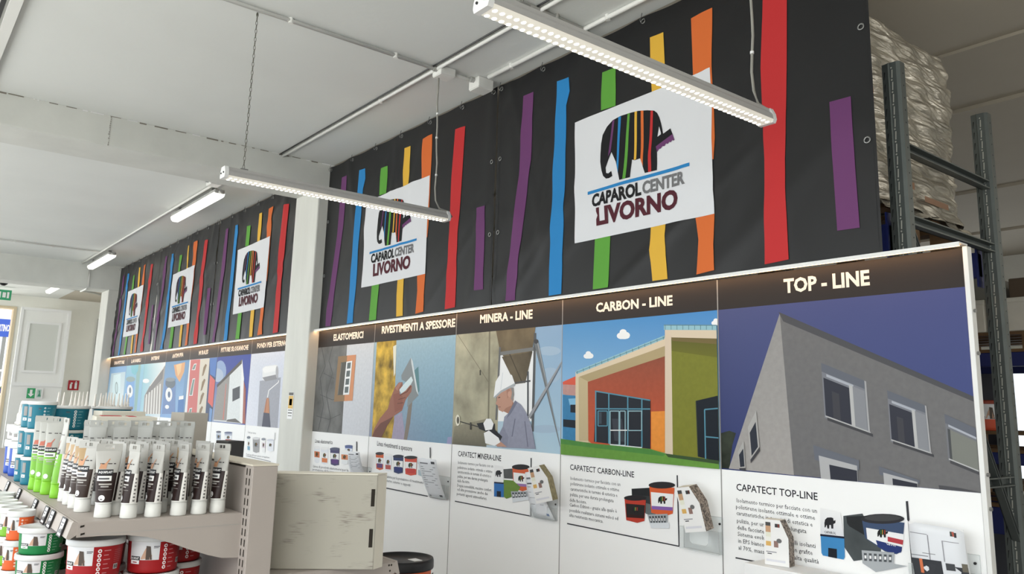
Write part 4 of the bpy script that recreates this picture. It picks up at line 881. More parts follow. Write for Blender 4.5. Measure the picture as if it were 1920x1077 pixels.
# ================================================================== CEILING LIGHTS, CONDUITS, CAMERA
def pendant(name, label, X, y0, y1, zc, chains, flex_from):
    r = thing(name, label, 'ceiling light', (X, (y0 + y1) / 2, zc), group='hanging strip lights')
    w_, h_ = .042, .036
    prof = [(-w_, -.018), (-w_ * .9, .006), (-w_ * .55, h_ * .6), (-w_ * .5, h_), (w_ * .5, h_), (w_ * .55, h_ * .6), (w_ * .9, .006), (w_, -.018)]
    m = MB(); n = len(prof); m.add([(X + x, y, zc + z) for y in (y0 + .02, y1 - .02) for x, z in prof], [(i, i + 1, n + i + 1, n + i) for i in range(n - 1)])
    m.build('housing', mat('lamp_housing_grey', k(186, 184, 182), .45), r, r.location)
    for y, s in ((y0, 1), (y1, -1)):
        e = MB()
        pp = [(X - .043, zc - .014), (X - .036, zc - .03), (X + .036, zc - .03), (X + .043, zc - .014), (X + .039, zc + .01), (X + .026, zc + .036), (X - .026, zc + .036), (X - .039, zc + .01)]
        e.add([(x, yy, z) for yy in (y, y + s * .022) for x, z in pp], [tuple(range(8)), tuple(range(8, 16))] + [(i, (i + 1) % 8, 8 + (i + 1) % 8, 8 + i) for i in range(8)])
        for x in (-.02, .02): e.tube([(X + x, y - s * .004, zc), (X + x, y + .001, zc)], .005, 8, 1)
        e.build('end_cap', [WPLAS, BPLAS], r, r.location)
    MB().add([(X - .042, y0 + .02, zc - .018), (X - .030, y0 + .02, zc - .029), (X + .030, y0 + .02, zc - .029), (X + .042, y0 + .02, zc - .018),
              (X - .042, y1 - .02, zc - .018), (X - .030, y1 - .02, zc - .029), (X + .030, y1 - .02, zc - .029), (X + .042, y1 - .02, zc - .018)], [(0, 1, 5, 4), (1, 2, 6, 5), (2, 3, 7, 6)]).build('diffuser', LED, r, r.location)
    b = MB(); N = int((y1 - y0 - .06) / .0285)
    for i in range(N):
        y = y0 + .04 + (y1 - y0 - .08) * i / (N - 1)
        for sx_ in (-1, 1):
            cx_ = X + sx_ * .021; vs_ = []; 
            for ring, (rr, dz) in enumerate(((1, 0), (.75, .004), (.35, .006))):
                for j in range(8): vs_.append((cx_ + .0105 * rr * math.cos(j * .785), y + .0088 * rr * math.sin(j * .785), zc - .0288 - dz * .45))
            b.add(vs_, [(q * 8 + j, q * 8 + (j + 1) % 8, (q + 1) * 8 + (j + 1) % 8, (q + 1) * 8 + j) for q in range(2) for j in range(8)] + [tuple(range(16, 24))])
    b.build('lens_pattern', LEDB, r, r.location, smooth=True)
    for y in chains:
        MB().box(X - .02, X + .02, y - .02, y + .02, zc + .034, zc + .044).build('bracket', STEEL, r, r.location)
        ch = MB(); z = zc + .044; i = 0
        while z < CZ - .01:
            L_ = .026; pts = []
            for j in range(9):
                t = j / 8 * 2 * math.pi; aa = .0055 * math.sin(t); pts.append((X + (aa if i % 2 else 0), y + (0 if i % 2 else aa), z + L_ / 2 + (L_ / 2 + .003) * math.cos(t)))
            ch.tube(pts, .0017, 4, cap=False); z += L_; i += 1
        ch.tube([(X, y, CZ - .02), (X, y, CZ)], .004, 5)
        ch.build('chain', CHAINM, r, r.location)
    if flex_from:
        fx, fy, fz = flex_from; yb = y1 - .1
        pts = [Vector((fx, fy, fz)).lerp(Vector((X, yb, zc + .1)), t / 10) + Vector((.005 * math.sin(t * 1.3), .005 * math.cos(t * 1.7), 0)) for t in range(11)] + [Vector((X, yb + .03, zc + .05)), Vector((X, y1 + .01, zc + .04)), Vector((X, y1 + .035, zc + .01)), Vector((X, y1 + .02, zc - .004)), Vector((X, y1, zc))]
        MB().tube(pts, .006, 8).build('cable', CABLE, r, r.location, smooth=True)
        for t in (3, 5, 8): MB().tube([pts[t], pts[t] + Vector((0, 0, .012))], .0085, 8).build('cable_tie', WPLAS, r, r.location)
    return r
pendant('pendant_light', 'long lit strip light hanging nearest, crossing in front of the largest logo card', -1.885, -1.865, -.33, 2.868, (-1.70,), (-1.93, -.36, CZ - .02))
pendant('pendant_light', 'long lit strip light hanging by a chain in front of the near white pillar', -4.395, -1.815, -.30, 2.868, (-1.70,), (-4.34, -.46, CZ - .07))

def batten(label, xa, xb, y, zc):
    r = thing('batten_light', label, 'ceiling light', ((xa + xb) / 2, y, zc), group='sealed batten lights along the far ceiling')
    MB().box(xa, xb, y - .055, y + .055, zc + .005, zc + .05).build('housing', PVCG, r, r.location, bevel=.01)
    m = MB(); prof = [(-.058, .012), (-.052, -.02), (-.03, -.042), (.03, -.042), (.052, -.02), (.058, .012)]; n = len(prof)
    m.add([(x, y + a, zc + b2) for x in (xa + .01, xb - .01) for a, b2 in prof], [(i, i + 1, n + i + 1, n + i) for i in range(n - 1)] + [tuple(range(n)), tuple(range(n, 2 * n))])
    m.build('cover', TUBEL, r, r.location)
    for x in (xa + .2, xb - .2): MB().box(x - .02, x + .02, y - .02, y + .02, zc + .05, CZ).build('bracket', STEEL, r, r.location)
    MB().tube([(xb, y, zc + .02), (xb + .05, y, zc + .02)], .018, 8).build('cable_gland', PVCG, r, r.location)
batten('lit batten light nearest the near white pillar, under the far bay ceiling', -10.02, -8.42, -.555, 3.775)
batten('lit batten light over the far logo banner, second from the near pillar', -14.95, -13.4, -.53, 3.775)
batten('lit batten light farthest away, beyond the far beam', -19.3, -17.9, -.5, 3.775)

def pipe(label, pts, r_=.011, clips=(), name='conduit', m=PVC):
    b = MB().tube(pts, r_, 8)
    o = tag(b.build(name, m, smooth=True), label, 'conduit', 'ceiling conduits')
    for p in clips:
        p = Vector(p); MB().tube([p - Vector((0, 0, .018)), p + Vector((0, 0, .02))], .016, 8).build('clip', m, o)
    return o
ZP = CZ - .016
pipe('pair of white conduit pipes crossing the near ceiling towards the wall', [(-4.33, -6, ZP), (-4.33, -.47, ZP)], .013, [(-4.33, -1.52, ZP), (-4.33, -.8, ZP)])
pipe('white conduit pipe running along the near ceiling from the near beam past the junction box', [(XR, -.482, ZP), (-1.0, -.482, ZP)], .013, [(-5.1, -.482, ZP)])
tag(MB().tube([(XR, -.515, CZ - .008), (-1.0, -.515, CZ - .008)], .006, 6).build('cable', BPLAS), 'thin dark cable alongside the white conduit on the near ceiling', 'cable')
pipe('white conduit pipe close above the banner, right of the second junction box', [(-4.2, -.135, ZP), (-1.6, -.135, ZP)], .015, [(-3.95, -.135, ZP), (-3.05, -.135, ZP), (-2.4, -.135, ZP)])
pipe('short white conduit joining the two junction boxes on the near ceiling', [(-4.33, -.36, ZP), (-4.33, -.19, ZP)], .014)
pipe('grey flexible conduit crossing above the nearest hanging strip light', [(-3.24, -.9, ZP), (-3.24, -.61, ZP), (-3.245, -.37, ZP), (-3.25, -.15, ZP), (-3.27, -.02, ZP - .01)], .012, [(-3.243, -.36, ZP)], m=PVCG)
pipe('white conduit pipe along the far bay ceiling beside the batten lights', [(XL, -.63, ZP), (-15.2, -.63, ZP)], .013)
pipe('white conduit pipe crossing the far bay ceiling near the far beam', [(-13.78, -5.0, ZP), (-13.76, -.65, ZP)], .012, [(-13.78, -1.3, ZP), (-13.77, -1.8, ZP)])
pipe('bent white conduit dropping over the far beam towards the farthest batten light', [(-15.1, -.5, 3.84), (-15.17, -.5, 3.8), (-15.18, -.5, 3.47), (-15.3, -.5, 3.435), (-15.75, -.5, 3.435), (-15.8, -.5, 3.7), (-17.8, -.5, 3.8)], .014)
pipe('grey conduit pipe slanting along the ceiling beyond the far beam', [(-17.9, -1.8, 3.85), (-19.3, .4, 3.84), (-20.6, 1.3, 3.83)], .02, m=PVCG)
pipe('white conduit pipe crossing under the ceiling beyond the far beam', [(-18.9, -2.2, 3.85), (-18.95, -.6, 3.85)], .016)
b = MB().box(-6.9, -3.0, -2.86, -2.80, CZ - .03, CZ); trk = tag(b.build('cable_trunking', PVC), 'white cable trunking with a dark slot in the top left corner of the ceiling', 'trunking')
MB().box(-6.9, -3.0, -2.90, -2.875, CZ - .012, CZ + .002).build('slot', BPLAS, trk)
def jbox(label, x, y, sx, sy, h):
    r = thing('junction_box', label, 'junction box', (x, y, CZ - h), group='ceiling junction boxes')
    MB().box(x - sx, x + sx, y - sy, y + sy, CZ - h, CZ).build('body', PVC, r, r.location, bevel=.006)
    MB().box(x - sx * .92, x + sx * .92, y - sy * .92, y + sy * .92, CZ - h - .006, CZ - h).build('lid', PVC, r, r.location, bevel=.003)
    MB().tube([(x, y - sy - .03, ZP), (x, y - sy, ZP)], .02, 8).build('cable_gland', PVCG, r, r.location)
jbox('white junction box above the hanging cable of the second strip light', -4.33, -.42, .055, .06, .055)
jbox('white junction box on the ceiling close to the top of the banner seam', -4.31, -.12, .06, .065, .075)
jbox('small white junction box on the far bay ceiling beside the first batten light', -8.3, -.66, .08, .06, .05)
r = thing('security_camera', 'small dark dome camera hanging from the ceiling by the entrance', 'camera', onZ(8, 518, 3.8))
L = r.location
mb = MB(); mb.lathe([(0.0, CZ - L.z), (.16, CZ - L.z), (.16, CZ - L.z - .02), (.06, CZ - L.z - .05), (.05, -.04)], 16); mb.build('mount', PVCG, r, smooth=True)
mb = MB(); mb.lathe([(.085 * math.sin(a * .314), -.1 - .085 * math.cos(a * .314)) for a in range(11)], 16); mb.build('dome', BPLAS, r, smooth=True)
# signs
def sign(name, label, cat, x, y0, y1, z0, z1, col, marks):
    r = thing(name, label, cat, (x, (y0 + y1) / 2, z0))
    MB().box(x - .004, x, y0, y1, z0, z1, 0, k(*col)).build('plate', PLAS, r, r.location)
    d = MB()
    for pts, cc in marks: d.add([(x + .002 + .0015 * len(d.f), y0 + u * (y1 - y0), z0 + v * (z1 - z0)) for u, v in pts], [tuple(range(len(pts)))], 0, k(*cc))
    d.build('symbol', PLAS, r, r.location)
R4 = lambda a, b2, c2, d: [(a, b2), (c2, b2), (c2, d), (a, d)]
sign('exit_sign', 'green and white exit sign with an arrow on the white door leaf', 'sign', -20.88, -.44, -.13, 1.53, 1.755, (226, 228, 226),
     [(R4(0, 0, .52, 1), (60, 170, 110)), ([(.26, .15), (.46, .45), (.34, .45), (.34, .85), (.18, .85), (.18, .45), (.06, .45)], (232, 236, 232)), (R4(.62, .1, .9, .9), (190, 215, 205)), ([(.68, .2), (.76, .5), (.72, .8), (.8, .8), (.84, .45), (.9, .2)], (70, 150, 120))])
sign('fire_sign', 'red and white fire extinguisher sign on the end wall', 'sign', XE + .02, .46, .69, 1.74, 1.97, (190, 40, 52),
     [(R4(.16, .15, .36, .6), (230, 225, 225)), (R4(.22, .6, .3, .75), (230, 225, 225)), ([(.36, .6), (.44, .75), (.3, .8), (.2, .75)], (230, 225, 225)), (R4(.6, .15, .82, .75), (226, 218, 218)), ([(.6, .8), (.71, .95), (.82, .8)], (226, 218, 218))])
EY = onX(5, 553, -20.2)
sign('exit_sign', 'small green exit sign hanging over the entrance at the left edge', 'sign', -20.2, EY.y - .35, EY.y + .16, EY.z - .11, EY.z + .11, (60, 170, 120),
     [(R4(.5, .2, .62, .8), (230, 236, 232)), (R4(.68, .25, .8, .75), (230, 236, 232)), (R4(.84, .2, .92, .8), (230, 236, 232))])
MB().tube([(-20.2, EY.y - .1, EY.z + .1), (-20.2, EY.y - .1, CZ)], .006, 6).build('rod', STEEL, bpy.data.objects['exit_sign.001'], bpy.data.objects['exit_sign.001'].location)
st = thing('sticker', 'yellow and white notice sticker on the near white pillar', 'sticker', (-7.21, YF, 1.46))
d = MB().box(-7.27, -7.15, YF - .0035, YF - .001, 1.455, 1.70, 0, k(222, 222, 214)); d.build('sheet', PLAS, st, st.location)
d = MB()
for x0, x1, z0, z1, cc in ((-7.262, -7.158, 1.672, 1.698, (70, 66, 60)), (-7.262, -7.158, 1.55, 1.668, (222, 176, 60)), (-7.24, -7.18, 1.58, 1.64, (90, 76, 40)), (-7.255, -7.165, 1.53, 1.54, (120, 120, 116)), (-7.255, -7.165, 1.505, 1.515, (80, 80, 80)), (-7.25, -7.17, 1.48, 1.488, (130, 130, 126))):
    d.add([(x0, YF - .0045, z0), (x1, YF - .0045, z0), (x1, YF - .0045, z1), (x0, YF - .0045, z1)], [(0, 1, 2, 3)], 0, k(*cc))
d.build('printed_text', PLAS, st, st.location)

# ================================================================== PALLET RACKING BEHIND THE PANELS
def upright(mb, xr, y0, sgn, z1):
    """open steel profile: two front flanges with a ridge, and a side web"""
    pr = [(xr - .10, y0 + sgn * .07), (xr - .092, y0 + sgn * .006), (xr - .062, y0), (xr - .056, y0 - sgn * .006), (xr - .05, y0), (xr - .016, y0 + sgn * .002), (xr, y0 + sgn * .014), (xr, y0 + sgn * .075),
          (xr - .004, y0 + sgn * .075), (xr - .004, y0 + sgn * .016), (xr - .018, y0 + sgn * .006), (xr - .088, y0 + sgn * .01), (xr - .096, y0 + sgn * .07)]
    pr = [(xr + (x - xr) * .86, y0 + (y - y0) * .72) for x, y in pr]
    n = len(pr); mb.add([(x, y, z) for z in (0, z1) for x, y in pr], [(i, (i + 1) % n, n + (i + 1) % n, n + i) for i in range(n)] + [tuple(range(n, 2 * n))])
def slots(xr, y0, sgn, z1):
    s = MB(); z = .1; e = -sgn * .0012
    while z < z1 - .06:
        s.add([(xr - .072, y0 + sgn * .004 + e, z), (xr - .067, y0 + sgn * .004 + e, z), (xr - .064, y0 + sgn * .003 + e, z + .036), (xr - .069, y0 + sgn * .003 + e, z + .036)], [(0, 1, 2, 3)], 0)
        s.add([(xr - .036, y0 + sgn * .001 + e, z), (xr - .031, y0 + sgn * .001 + e, z), (xr - .029, y0 + sgn * .001 + e, z + .038), (xr - .034, y0 + sgn * .001 + e, z + .038)], [(0, 1, 2, 3)], 1)
        s.add([(xr - .035 + .004 * math.cos(j), y0 + sgn * .001 + e, z + .048 + .004 * math.sin(j)) for j in range(6)], [tuple(range(6))], 1)
        s.add([(xr + .0012, y0 + sgn * .033 + .004 * math.cos(j), z + .02 + .004 * math.sin(j)) for j in range(6)], [tuple(range(6))], 0)
        z += .058
    return s
def rack(label, XU, y0, y1, zt, levels, X2, extra_frame, braces, group):
    r = thing('pallet_rack', label, 'pallet rack', (XU, (y0 + y1) / 2, 0), group=group)
    for xr in [XU] + ([extra_frame] if extra_frame else []):
        for ya, sg in ((y0, 1), (y1, 1 if y1 - y0 < 0 else -1)):
            # the rear post turns its slotted front towards the aisle too
            yy = ya if ya == y0 else y1 - .075
            u = MB(); upright(u, xr, yy, 1, zt); uo = u.build('upright', RACK, r, r.location)
            if xr == XU: slots(xr, yy, 1, zt).build('slot_pattern', [RACKD, RACKL], uo, r.location)
        for za, zb2 in braces:
            b = MB(); ya, yb = y0 + .06, y1 - .04
            h = .022
            for dx0, dx1, dz0, dz1 in ((-.05, -.045, -h, h), (-.05, -.012, h - .006, h), (-.05, -.012, -h, -h + .006)):
                b.add([(xr + dx, y, z + dz) for (y, z) in ((ya, za), (yb, zb2)) for dx, dz in ((dx0, dz0), (dx1, dz0), (dx1, dz1), (dx0, dz1))], [(0, 1, 2, 3), (4, 5, 6, 7)] + [(i, (i + 1) % 4, 4 + (i + 1) % 4, 4 + i) for i in range(4)])
            b.build('brace', RACK, r, r.location)
    for z0, z1 in levels:
        for ya in (y0 + .02, y1 - .07):
            MB().box(X2, XU - .1, ya, ya + .05, z0, z1).build('beam', RBLUE, r, r.location, bevel=.006)
            MB().box(XU - .108, XU - .1, ya - .01, ya + .06, z0 - .05, z1 + .05).build('beam_clip', RBLUE, r, r.location)
    return r
rack('grey steel pallet rack just behind the display panels, carrying the wrapped pallet load', -1.56, .2, 1.215, 3.19, ((2.33, 2.46),), -4.3, -4.3,
     ((2.80, 2.80), (2.47, 2.47), (2.43, 1.02), (1.33, 1.33), (.98, .3)), 'pallet racks')
YB = 3.0
def bk(px, py, y=YB): q = onY(px, py, y); return q.x, q.z
rack('second blue-beamed pallet rack farther back, seen through the gap beside the near rack', -.9, YB, YB + 1.05, 3.6, ((bk(1840, 688)[1], bk(1840, 662)[1]), (bk(1850, 870)[1], bk(1850, 848)[1]), (bk(1850, 1000)[1], bk(1850, 950)[1])), -3.9, -3.9, ((2.6, 2.6), (1.2, 1.2)), 'pallet racks')

def pallet(label, x0, x1, y0, y1, z, group='wooden pallets'):
    r = thing('pallet', label, 'pallet', ((x0 + x1) / 2, (y0 + y1) / 2, z), group=group)
    n = 5; w_ = (y1 - y0)
    for i in range(n):
        y = y0 + (w_ - .1) * i / (n - 1); MB().box(x0, x1, y, y + .1, z + .122, z + .144).build('deck_board', WOOD, r, r.location)
    for i in range(3):
        y = y0 + (w_ - .1) * i / 2; MB().box(x0, x1, y, y + .1, z, z + .022).build('bottom_board', WOOD, r, r.location)
        for j in range(3):
            x = x0 + (x1 - x0 - .12) * j / 2; MB().box(x, x + .12, y, y + .1, z + .022, z + .122).build('block', WOOD, r, r.location)
    return r
pallet('wooden pallet under the wrapped load on the near rack', -2.95, -1.76, .16, 1.22, 2.461)
# stretch-wrapped load
r = thing('wrapped_load', 'tall pallet load in shiny clear stretch wrap, behind the nearest banner', 'pallet load', (-2.35, .7, 2.61))
bm = bmesh.new()
lx0, lx1, ly0, ly1, lz0, lz1 = -2.96, -1.745, .12, 1.285, 2.606, 3.555
nx, ny, nz = 12, 40, 46
g = MB(); rng = random.Random(4)
def wrapf(a, t):
    # a: 0..1 around, t: 0..1 up; a rounded box bulging where the cartons press out
    per = a * 4; s_ = int(per) % 4; f = per - int(per)
    cs = [(lx1, ly0), (lx1, ly1), (lx0, ly1), (lx0, ly0)]
    A, B = cs[s_], cs[(s_ + 1) % 4]; x, y = A[0] + (B[0] - A[0]) * f, A[1] + (B[1] - A[1]) * f
    cx_, cy_ = (lx0 + lx1) / 2, (ly0 + ly1) / 2
    hx, hy = (lx1 - lx0) / 2, (ly1 - ly0) / 2; u, v = (x - cx_) / hx, (y - cy_) / hy
    rr = (abs(u) ** 9 + abs(v) ** 9) ** (1 / 9); u, v = u / rr, v / rr
    z = lz0 + (lz1 - lz0) * t
    per_ = f * (1.165 if s_ % 2 == 0 else 1.215); zz = t * .95
    ph = 1.3 * math.sin(per_ * 5.1 + zz * 3.3) + .9 * math.sin(zz * 11 - per_ * 3.7 + s_) + .7 * math.sin(per_ * 17 + zz * 7)
    amp_ = .5 + .5 * math.sin(per_ * 6.3 + 1.9 * math.sin(zz * 8.0) + s_ * 2)
    wr = .0042 * amp_ * math.sin(zz * 132 + per_ * 13 + ph * 1.3) + .0022 * (1 - .6 * amp_) * math.sin(zz * 251 + per_ * 21 + ph * 2.1) + .0016 * math.sin(zz * 77 + per_ * 40 + ph * 2)
    sh = 1 + wr / .6 + .012 * math.sin(t * 9.0 + f * 2) + .006 * math.sin(t * 27 + f * 7 + s_) + .008 * math.sin(f * 31 + t * 12) + .01 * math.sin(t * 57 - f * 13) - (.05 * max(0, (t - .93) / .07) ** 2) + .03 * max(0, (.06 - t) / .06)
    return (cx_ + u * hx * (sh if abs(v) < abs(u) else 1), cy_ + v * hy * (sh if abs(v) >= abs(u) else 1), z)
na = 420; nt_ = 230
vs_ = [wrapf(i / na, j / nt_) for j in range(nt_ + 1) for i in range(na)]
g.add(vs_, [(j * na + i, j * na + (i + 1) % na, (j + 1) * na + (i + 1) % na, (j + 1) * na + i) for j in range(nt_) for i in range(na)] + [tuple(range(nt_ * na, (nt_ + 1) * na))])
g.build('stretch_wrap', WRAP, r, r.location, smooth=True)
bm.free()
# skirt of film hanging over the pallet edge, and printed carton bands that show through
g = MB()
pts = [(lx1 + .004 + .01 * math.sin(i * 1.7), ly0 + .1 + (ly1 - ly0 - .1) * i / 24, 2.62) for i in range(25)]
g.add([(x + dx, y, z - dz + .02 * math.sin(y * 9)) for (x, y, z) in pts for dx, dz in ((0, 0), (.02, .045))], [(2 * i, 2 * i + 1, 2 * i + 3, 2 * i + 2) for i in range(24)])
g.build('film_skirt', WRAP, r, r.location, smooth=True)
g = MB()
for y0, y1, z0, z1, cc in ((.42, .62, 2.70, 2.735, (150, 110, 80)), (.72, .98, 2.66, 2.69, (150, 112, 84)), (.2, .27, 3.1, 3.13, (176, 120, 90))):
    g.add([(lx1 + .03, y0, z0), (lx1 + .03, y1, z0), (lx1 + .03, y1, z1), (lx1 + .03, y0, z1)], [(0, 1, 2, 3)], 0, k(*cc))
g.build('carton_tape', PAPER, r, r.location)
# goods on the far rack
x0, z0 = bk(1832, 645); x1, z1 = bk(1893, 560)
zlev = bk(1840, 662)[1]
WB = mat('white_sack', k(200, 196, 186), .7, noise=.08, nscale=8)
for i, (xa, xb) in enumerate(((-2.86, -2.36), (-2.34, -1.84), (-1.82, -1.3))):
    r = thing('carton', ['white carton on the far rack beside the edge of the end panel', 'white carton on the far rack, behind the slotted rear post', 'white carton on the far rack at the right edge of the photo'][i], 'carton', ((xa + xb) / 2, YB + .35, zlev + .15), group='white cartons on the far rack')
    MB().box(xa, xb, YB + .02, YB + .7, zlev + .146, bk(1855, 562)[1]).build('body', WB, r, r.location, bevel=.01)
    MB().box(xa - .006, xb + .006, YB + .012, YB + .708, bk(1855, 562)[1] - .03, bk(1855, 562)[1] + .004).build('lid', WB, r, r.location, bevel=.006)
pallet('wooden pallet under the white cartons on the far rack', -2.9, -1.25, YB + .02, YB + 1.0, zlev + .001)
zb2 = bk(1850, 848)[1]
pallet('wooden pallet under the orange buckets on the far rack', -2.9, -1.3, YB + .02, YB + 1.0, zb2 + .001)
pallet('wooden pallet at the bottom of the gap on the far rack', -2.9, -1.3, YB + .02, YB + 1.0, bk(1850, 950)[1] + .001)
r = tag(MB().box(-3.2, -2.74, YB + 1.12, YB + 1.4, 0, bk(1850, 672)[1]).build('crate', mat('grey_crate', k(92, 94, 102), .7), bevel=.01), 'tall dark grey crate behind the far rack, seen in the gap', 'crate')
r = thing('beam_crate', 'pale grey carton high in the gap beside the end panel, above the white cartons', 'carton', (-2.5, YB + .5, bk(1850, 560)[1]))
MB().box(-2.84, -2.3, YB + .05, YB + .6, bk(1855, 562)[1] + .005, bk(1850, 518)[1]).build('body', mat('pale_carton', k(128, 126, 120), .8), r, r.location, bevel=.008)
r = thing('brown_carton', 'brown carton right of the slotted rear post, on the white cartons', 'carton', (-2.05, YB + .5, bk(1850, 560)[1]))
MB().box(-2.2, -1.6, YB + .05, YB + .5, bk(1855, 562)[1] + .005, bk(1900, 520)[1]).build('body', mat('brown_carton_board', k(98, 82, 66), .8), r, r.location, bevel=.008)

# ================================================================== BUCKETS AND POTS
LGREY = (196, 197, 199)
def bucket_parts(root, rt, rb, h, body, lid, seed=0, text='AQUAPLAST', front=0.0, detail=2, lidc=(194, 195, 194), lid_rim=.12, black=True, skin=True):
    """a printed plastic bucket standing at its root; front is the direction of the picture panel (radians)"""
    zl = h * (1 - lid_rim)
    R = lambda z: rb + (rt - rb) * (z / h)
    def cf(a, z):
        d = (a - front + math.pi) % (2 * math.pi) - math.pi
        u = z / zl
        if black and abs(d) < .62 and u > .42: return k(*LGREY)
        return k(*body)
    N = 40
    m = MB(); m.lathe([(0.0, 0), (rb * .96, 0), (rb, .004)] + [(R(z), z) for z in [zl * t / 7 for t in range(1, 8)]], N, 0, colf=cf)
    bo = m.build('body', PLAS, root, smooth=True)
    m = MB(); m.lathe([(rt * .985, zl - .001), (rt * 1.045, zl), (rt * 1.06, zl + h * .02), (rt * 1.055, h - h * .03), (rt * 1.03, h), (rt * .97, h), (rt * .95, h - h * .025), (0, h - h * .025)], N, 0, col=k(*lidc))
    m.build('lid', PLAS, root, smooth=True)
    d = MB()
    def onc(a, z, l=.0006): rr = R(z) + l; return (rr * math.cos(front + a), rr * math.sin(front + a), z)
    def patch(a0, a1, z0, z1, cc, l=.0006):
        n = max(2, int(abs(a1 - a0) / .16) + 1)
        for i in range(n):
            b0, b1 = a0 + (a1 - a0) * i / n, a0 + (a1 - a0) * (i + 1) / n
            d.add([onc(b0, z0 * zl, l), onc(b1, z0 * zl, l), onc(b1, z1 * zl, l), onc(b0, z1 * zl, l)], [(0, 1, 2, 3)], 0, k(*cc))
    patch(-.62, -.18, .42, .54, (28, 28, 32)) if black else patch(-.55, -.2, .5, .9, (150, 148, 146))
    patch(-.62, -.2, .30, .42, (226, 226, 224), .0009); patch(-.5, -.3, .34, .37, body, .0014)
    if skin:
        pz_ = [(-.15, .46), (.22, .44), (.3, .56), (.18, .76), (.08, .86), (-.02, .7)]; d.add([onc(a, z * zl, .001) for a, z in pz_], [tuple(range(6))], 0, k(206, 166, 140)); d.add([onc(a, z * zl, .0014) for a, z in ((.06, .44), (.3, .44), (.22, .86), (.06, .88))], [(0, 1, 2, 3)], 0, k(86, 74, 66))
    patch(.34, .56, .84, .865, (80, 80, 84)); patch(.34, .52, .8, .82, (110, 110, 114))
    if detail > 1:
        for i in range(6):
            z = (.86 - i * .135) * zl; a = .80
            d.add([onc(a + .075 * math.cos(t * .785), z + .075 * rt * math.sin(t * .785), .0009) for t in range(8)], [tuple(range(8))], 0, k(236, 236, 236))
            d.add([onc(a + .035 * math.cos(t * .785), z + .035 * rt * math.sin(t * .785), .0014) for t in range(8)], [tuple(range(8))], 0, k(*[min(255, v + 30) for v in body]))
            patch(a + .16, a + .42 - .08 * (i % 2), (z / zl) - .01, (z / zl) + .012, tuple(min(255, int(v + (255 - v) * .55)) for v in body))
        for i in range(7): patch(1.4, 1.75, .84 - i * .06, .85 - i * .06, tuple(min(255, int(v + (255 - v) * .35)) for v in body))
        patch(1.42, 1.66, .26, .42, (190, 190, 190)); patch(1.46, 1.52, .29, .39, (70, 70, 70), .001); patch(1.56, 1.62, .29, .39, (70, 70, 70), .001)
    lb = d.build('printed_label', PLAS, bo)
    t = MB(); vs_, fs, wd = glyphs(text, .03, 1)
    if black:
        a0, a1 = -.59, -.21
        t.add([onc(a0 + (a1 - a0) * x / wd, zl * (.45 + .065 * y), .0018) for x, y in vs_], fs, 0, k(238, 238, 236)); t.build('lettering', PLAS, bo)
    return root
def bucket(name, label, cat, loc, rt, rb, h, body, group, rz=0.0, **kw):
    r = thing(name, label, cat, loc, rz, group); return bucket_parts(r, rt, rb, h, body, None, **kw)

zo = bk(1850, 848)[1] + .1465
ob2 = None
for i, (x, lab) in enumerate(((-2.76, 'orange bucket on the far rack, partly behind the edge of the end panel'), (-2.475, 'orange bucket on the far rack, in the gap beside the slanting brace'))):
    if ob2 is None: ob2 = bucket('paint_bucket', lab, 'paint bucket', (x, YB + .2, zo), .135, .125, .215, (214, 84, 48), 'orange buckets on the far rack', front=math.radians(-62), lidc=(150, 60, 40), detail=1)
    else: dup(ob2, (x, YB + .2, zo), 0, lab)
# ================================================================== SHOP GONDOLA
GX, GZ = -2.71, 1.251
gx1 = -2.64; GY0, GY1 = -2.18, -2.10
g = thing('gondola_shelf', 'white metal gondola shelving in the lower left, holding tubes and pots', 'shelving unit', (-4.2, -2.14, 0))
def gp(name, mb, m=SHELFM, parent=None, **kw): return mb.build(name, m, parent or g, g.location, **kw)
XF = -6.6
gp('back_panel', MB().box(XF, gx1 - .08, GY0 + .01, GY1 - .01, .1, 1.395))
up = gp('upright', MB().box(gx1 - .07, gx1, GY0, GY1 + .006, 0, 1.405), bevel=.003)
gp('upright', MB().box(-4.02, -3.96, GY0, GY1, 0, 1.40)); gp('upright', MB().box(-5.3, -5.24, GY0, GY1, 0, 1.40))
gp('top_cap', MB().box(XF, gx1 + .001, GY0 - .002, GY1 + .008, 1.405, 1.411), mat('cream_cap', k(222, 214, 196), .5))
s = MB(); z = .35
while z < 1.38:
    for dx, dz in ((-.052, 0), (-.026, 0)):
        if dx < -.03 or 1: s.add([(gx1 + dx, GY0 - .0012, z), (gx1 + dx + .007, GY0 - .0012, z), (gx1 + dx + .007, GY0 - .0012, z + .022), (gx1 + dx, GY0 - .0012, z + .022)], [(0, 1, 2, 3)])
    z += .032
gp('slot_pattern', s, SLOT, up)
def shelf(z, y0, y1, xa, xb, sign_, th=.036, rail_=True):
    """a shelf plate with folded front lip"""
    ys, yb = (y0, y1)
    o = gp('shelf', MB().box(xa, xb, y0, y1, z - th, z), bevel=.003)
    return o
so = shelf(GZ, -2.668, GY0, XF, GX, 1)
gp('price_rail', MB().add([(x, y, z) for x in (XF, GX) for y, z in ((-2.668, GZ), (-2.678, GZ + .003), (-2.682, GZ), (-2.694, GZ - .044), (-2.686, GZ - .048), (-2.668, GZ - .036))],
   [(i, (i + 1) % 6, 6 + (i + 1) % 6, 6 + i) for i in range(6)] + [tuple(range(6)), tuple(range(6, 12))]))
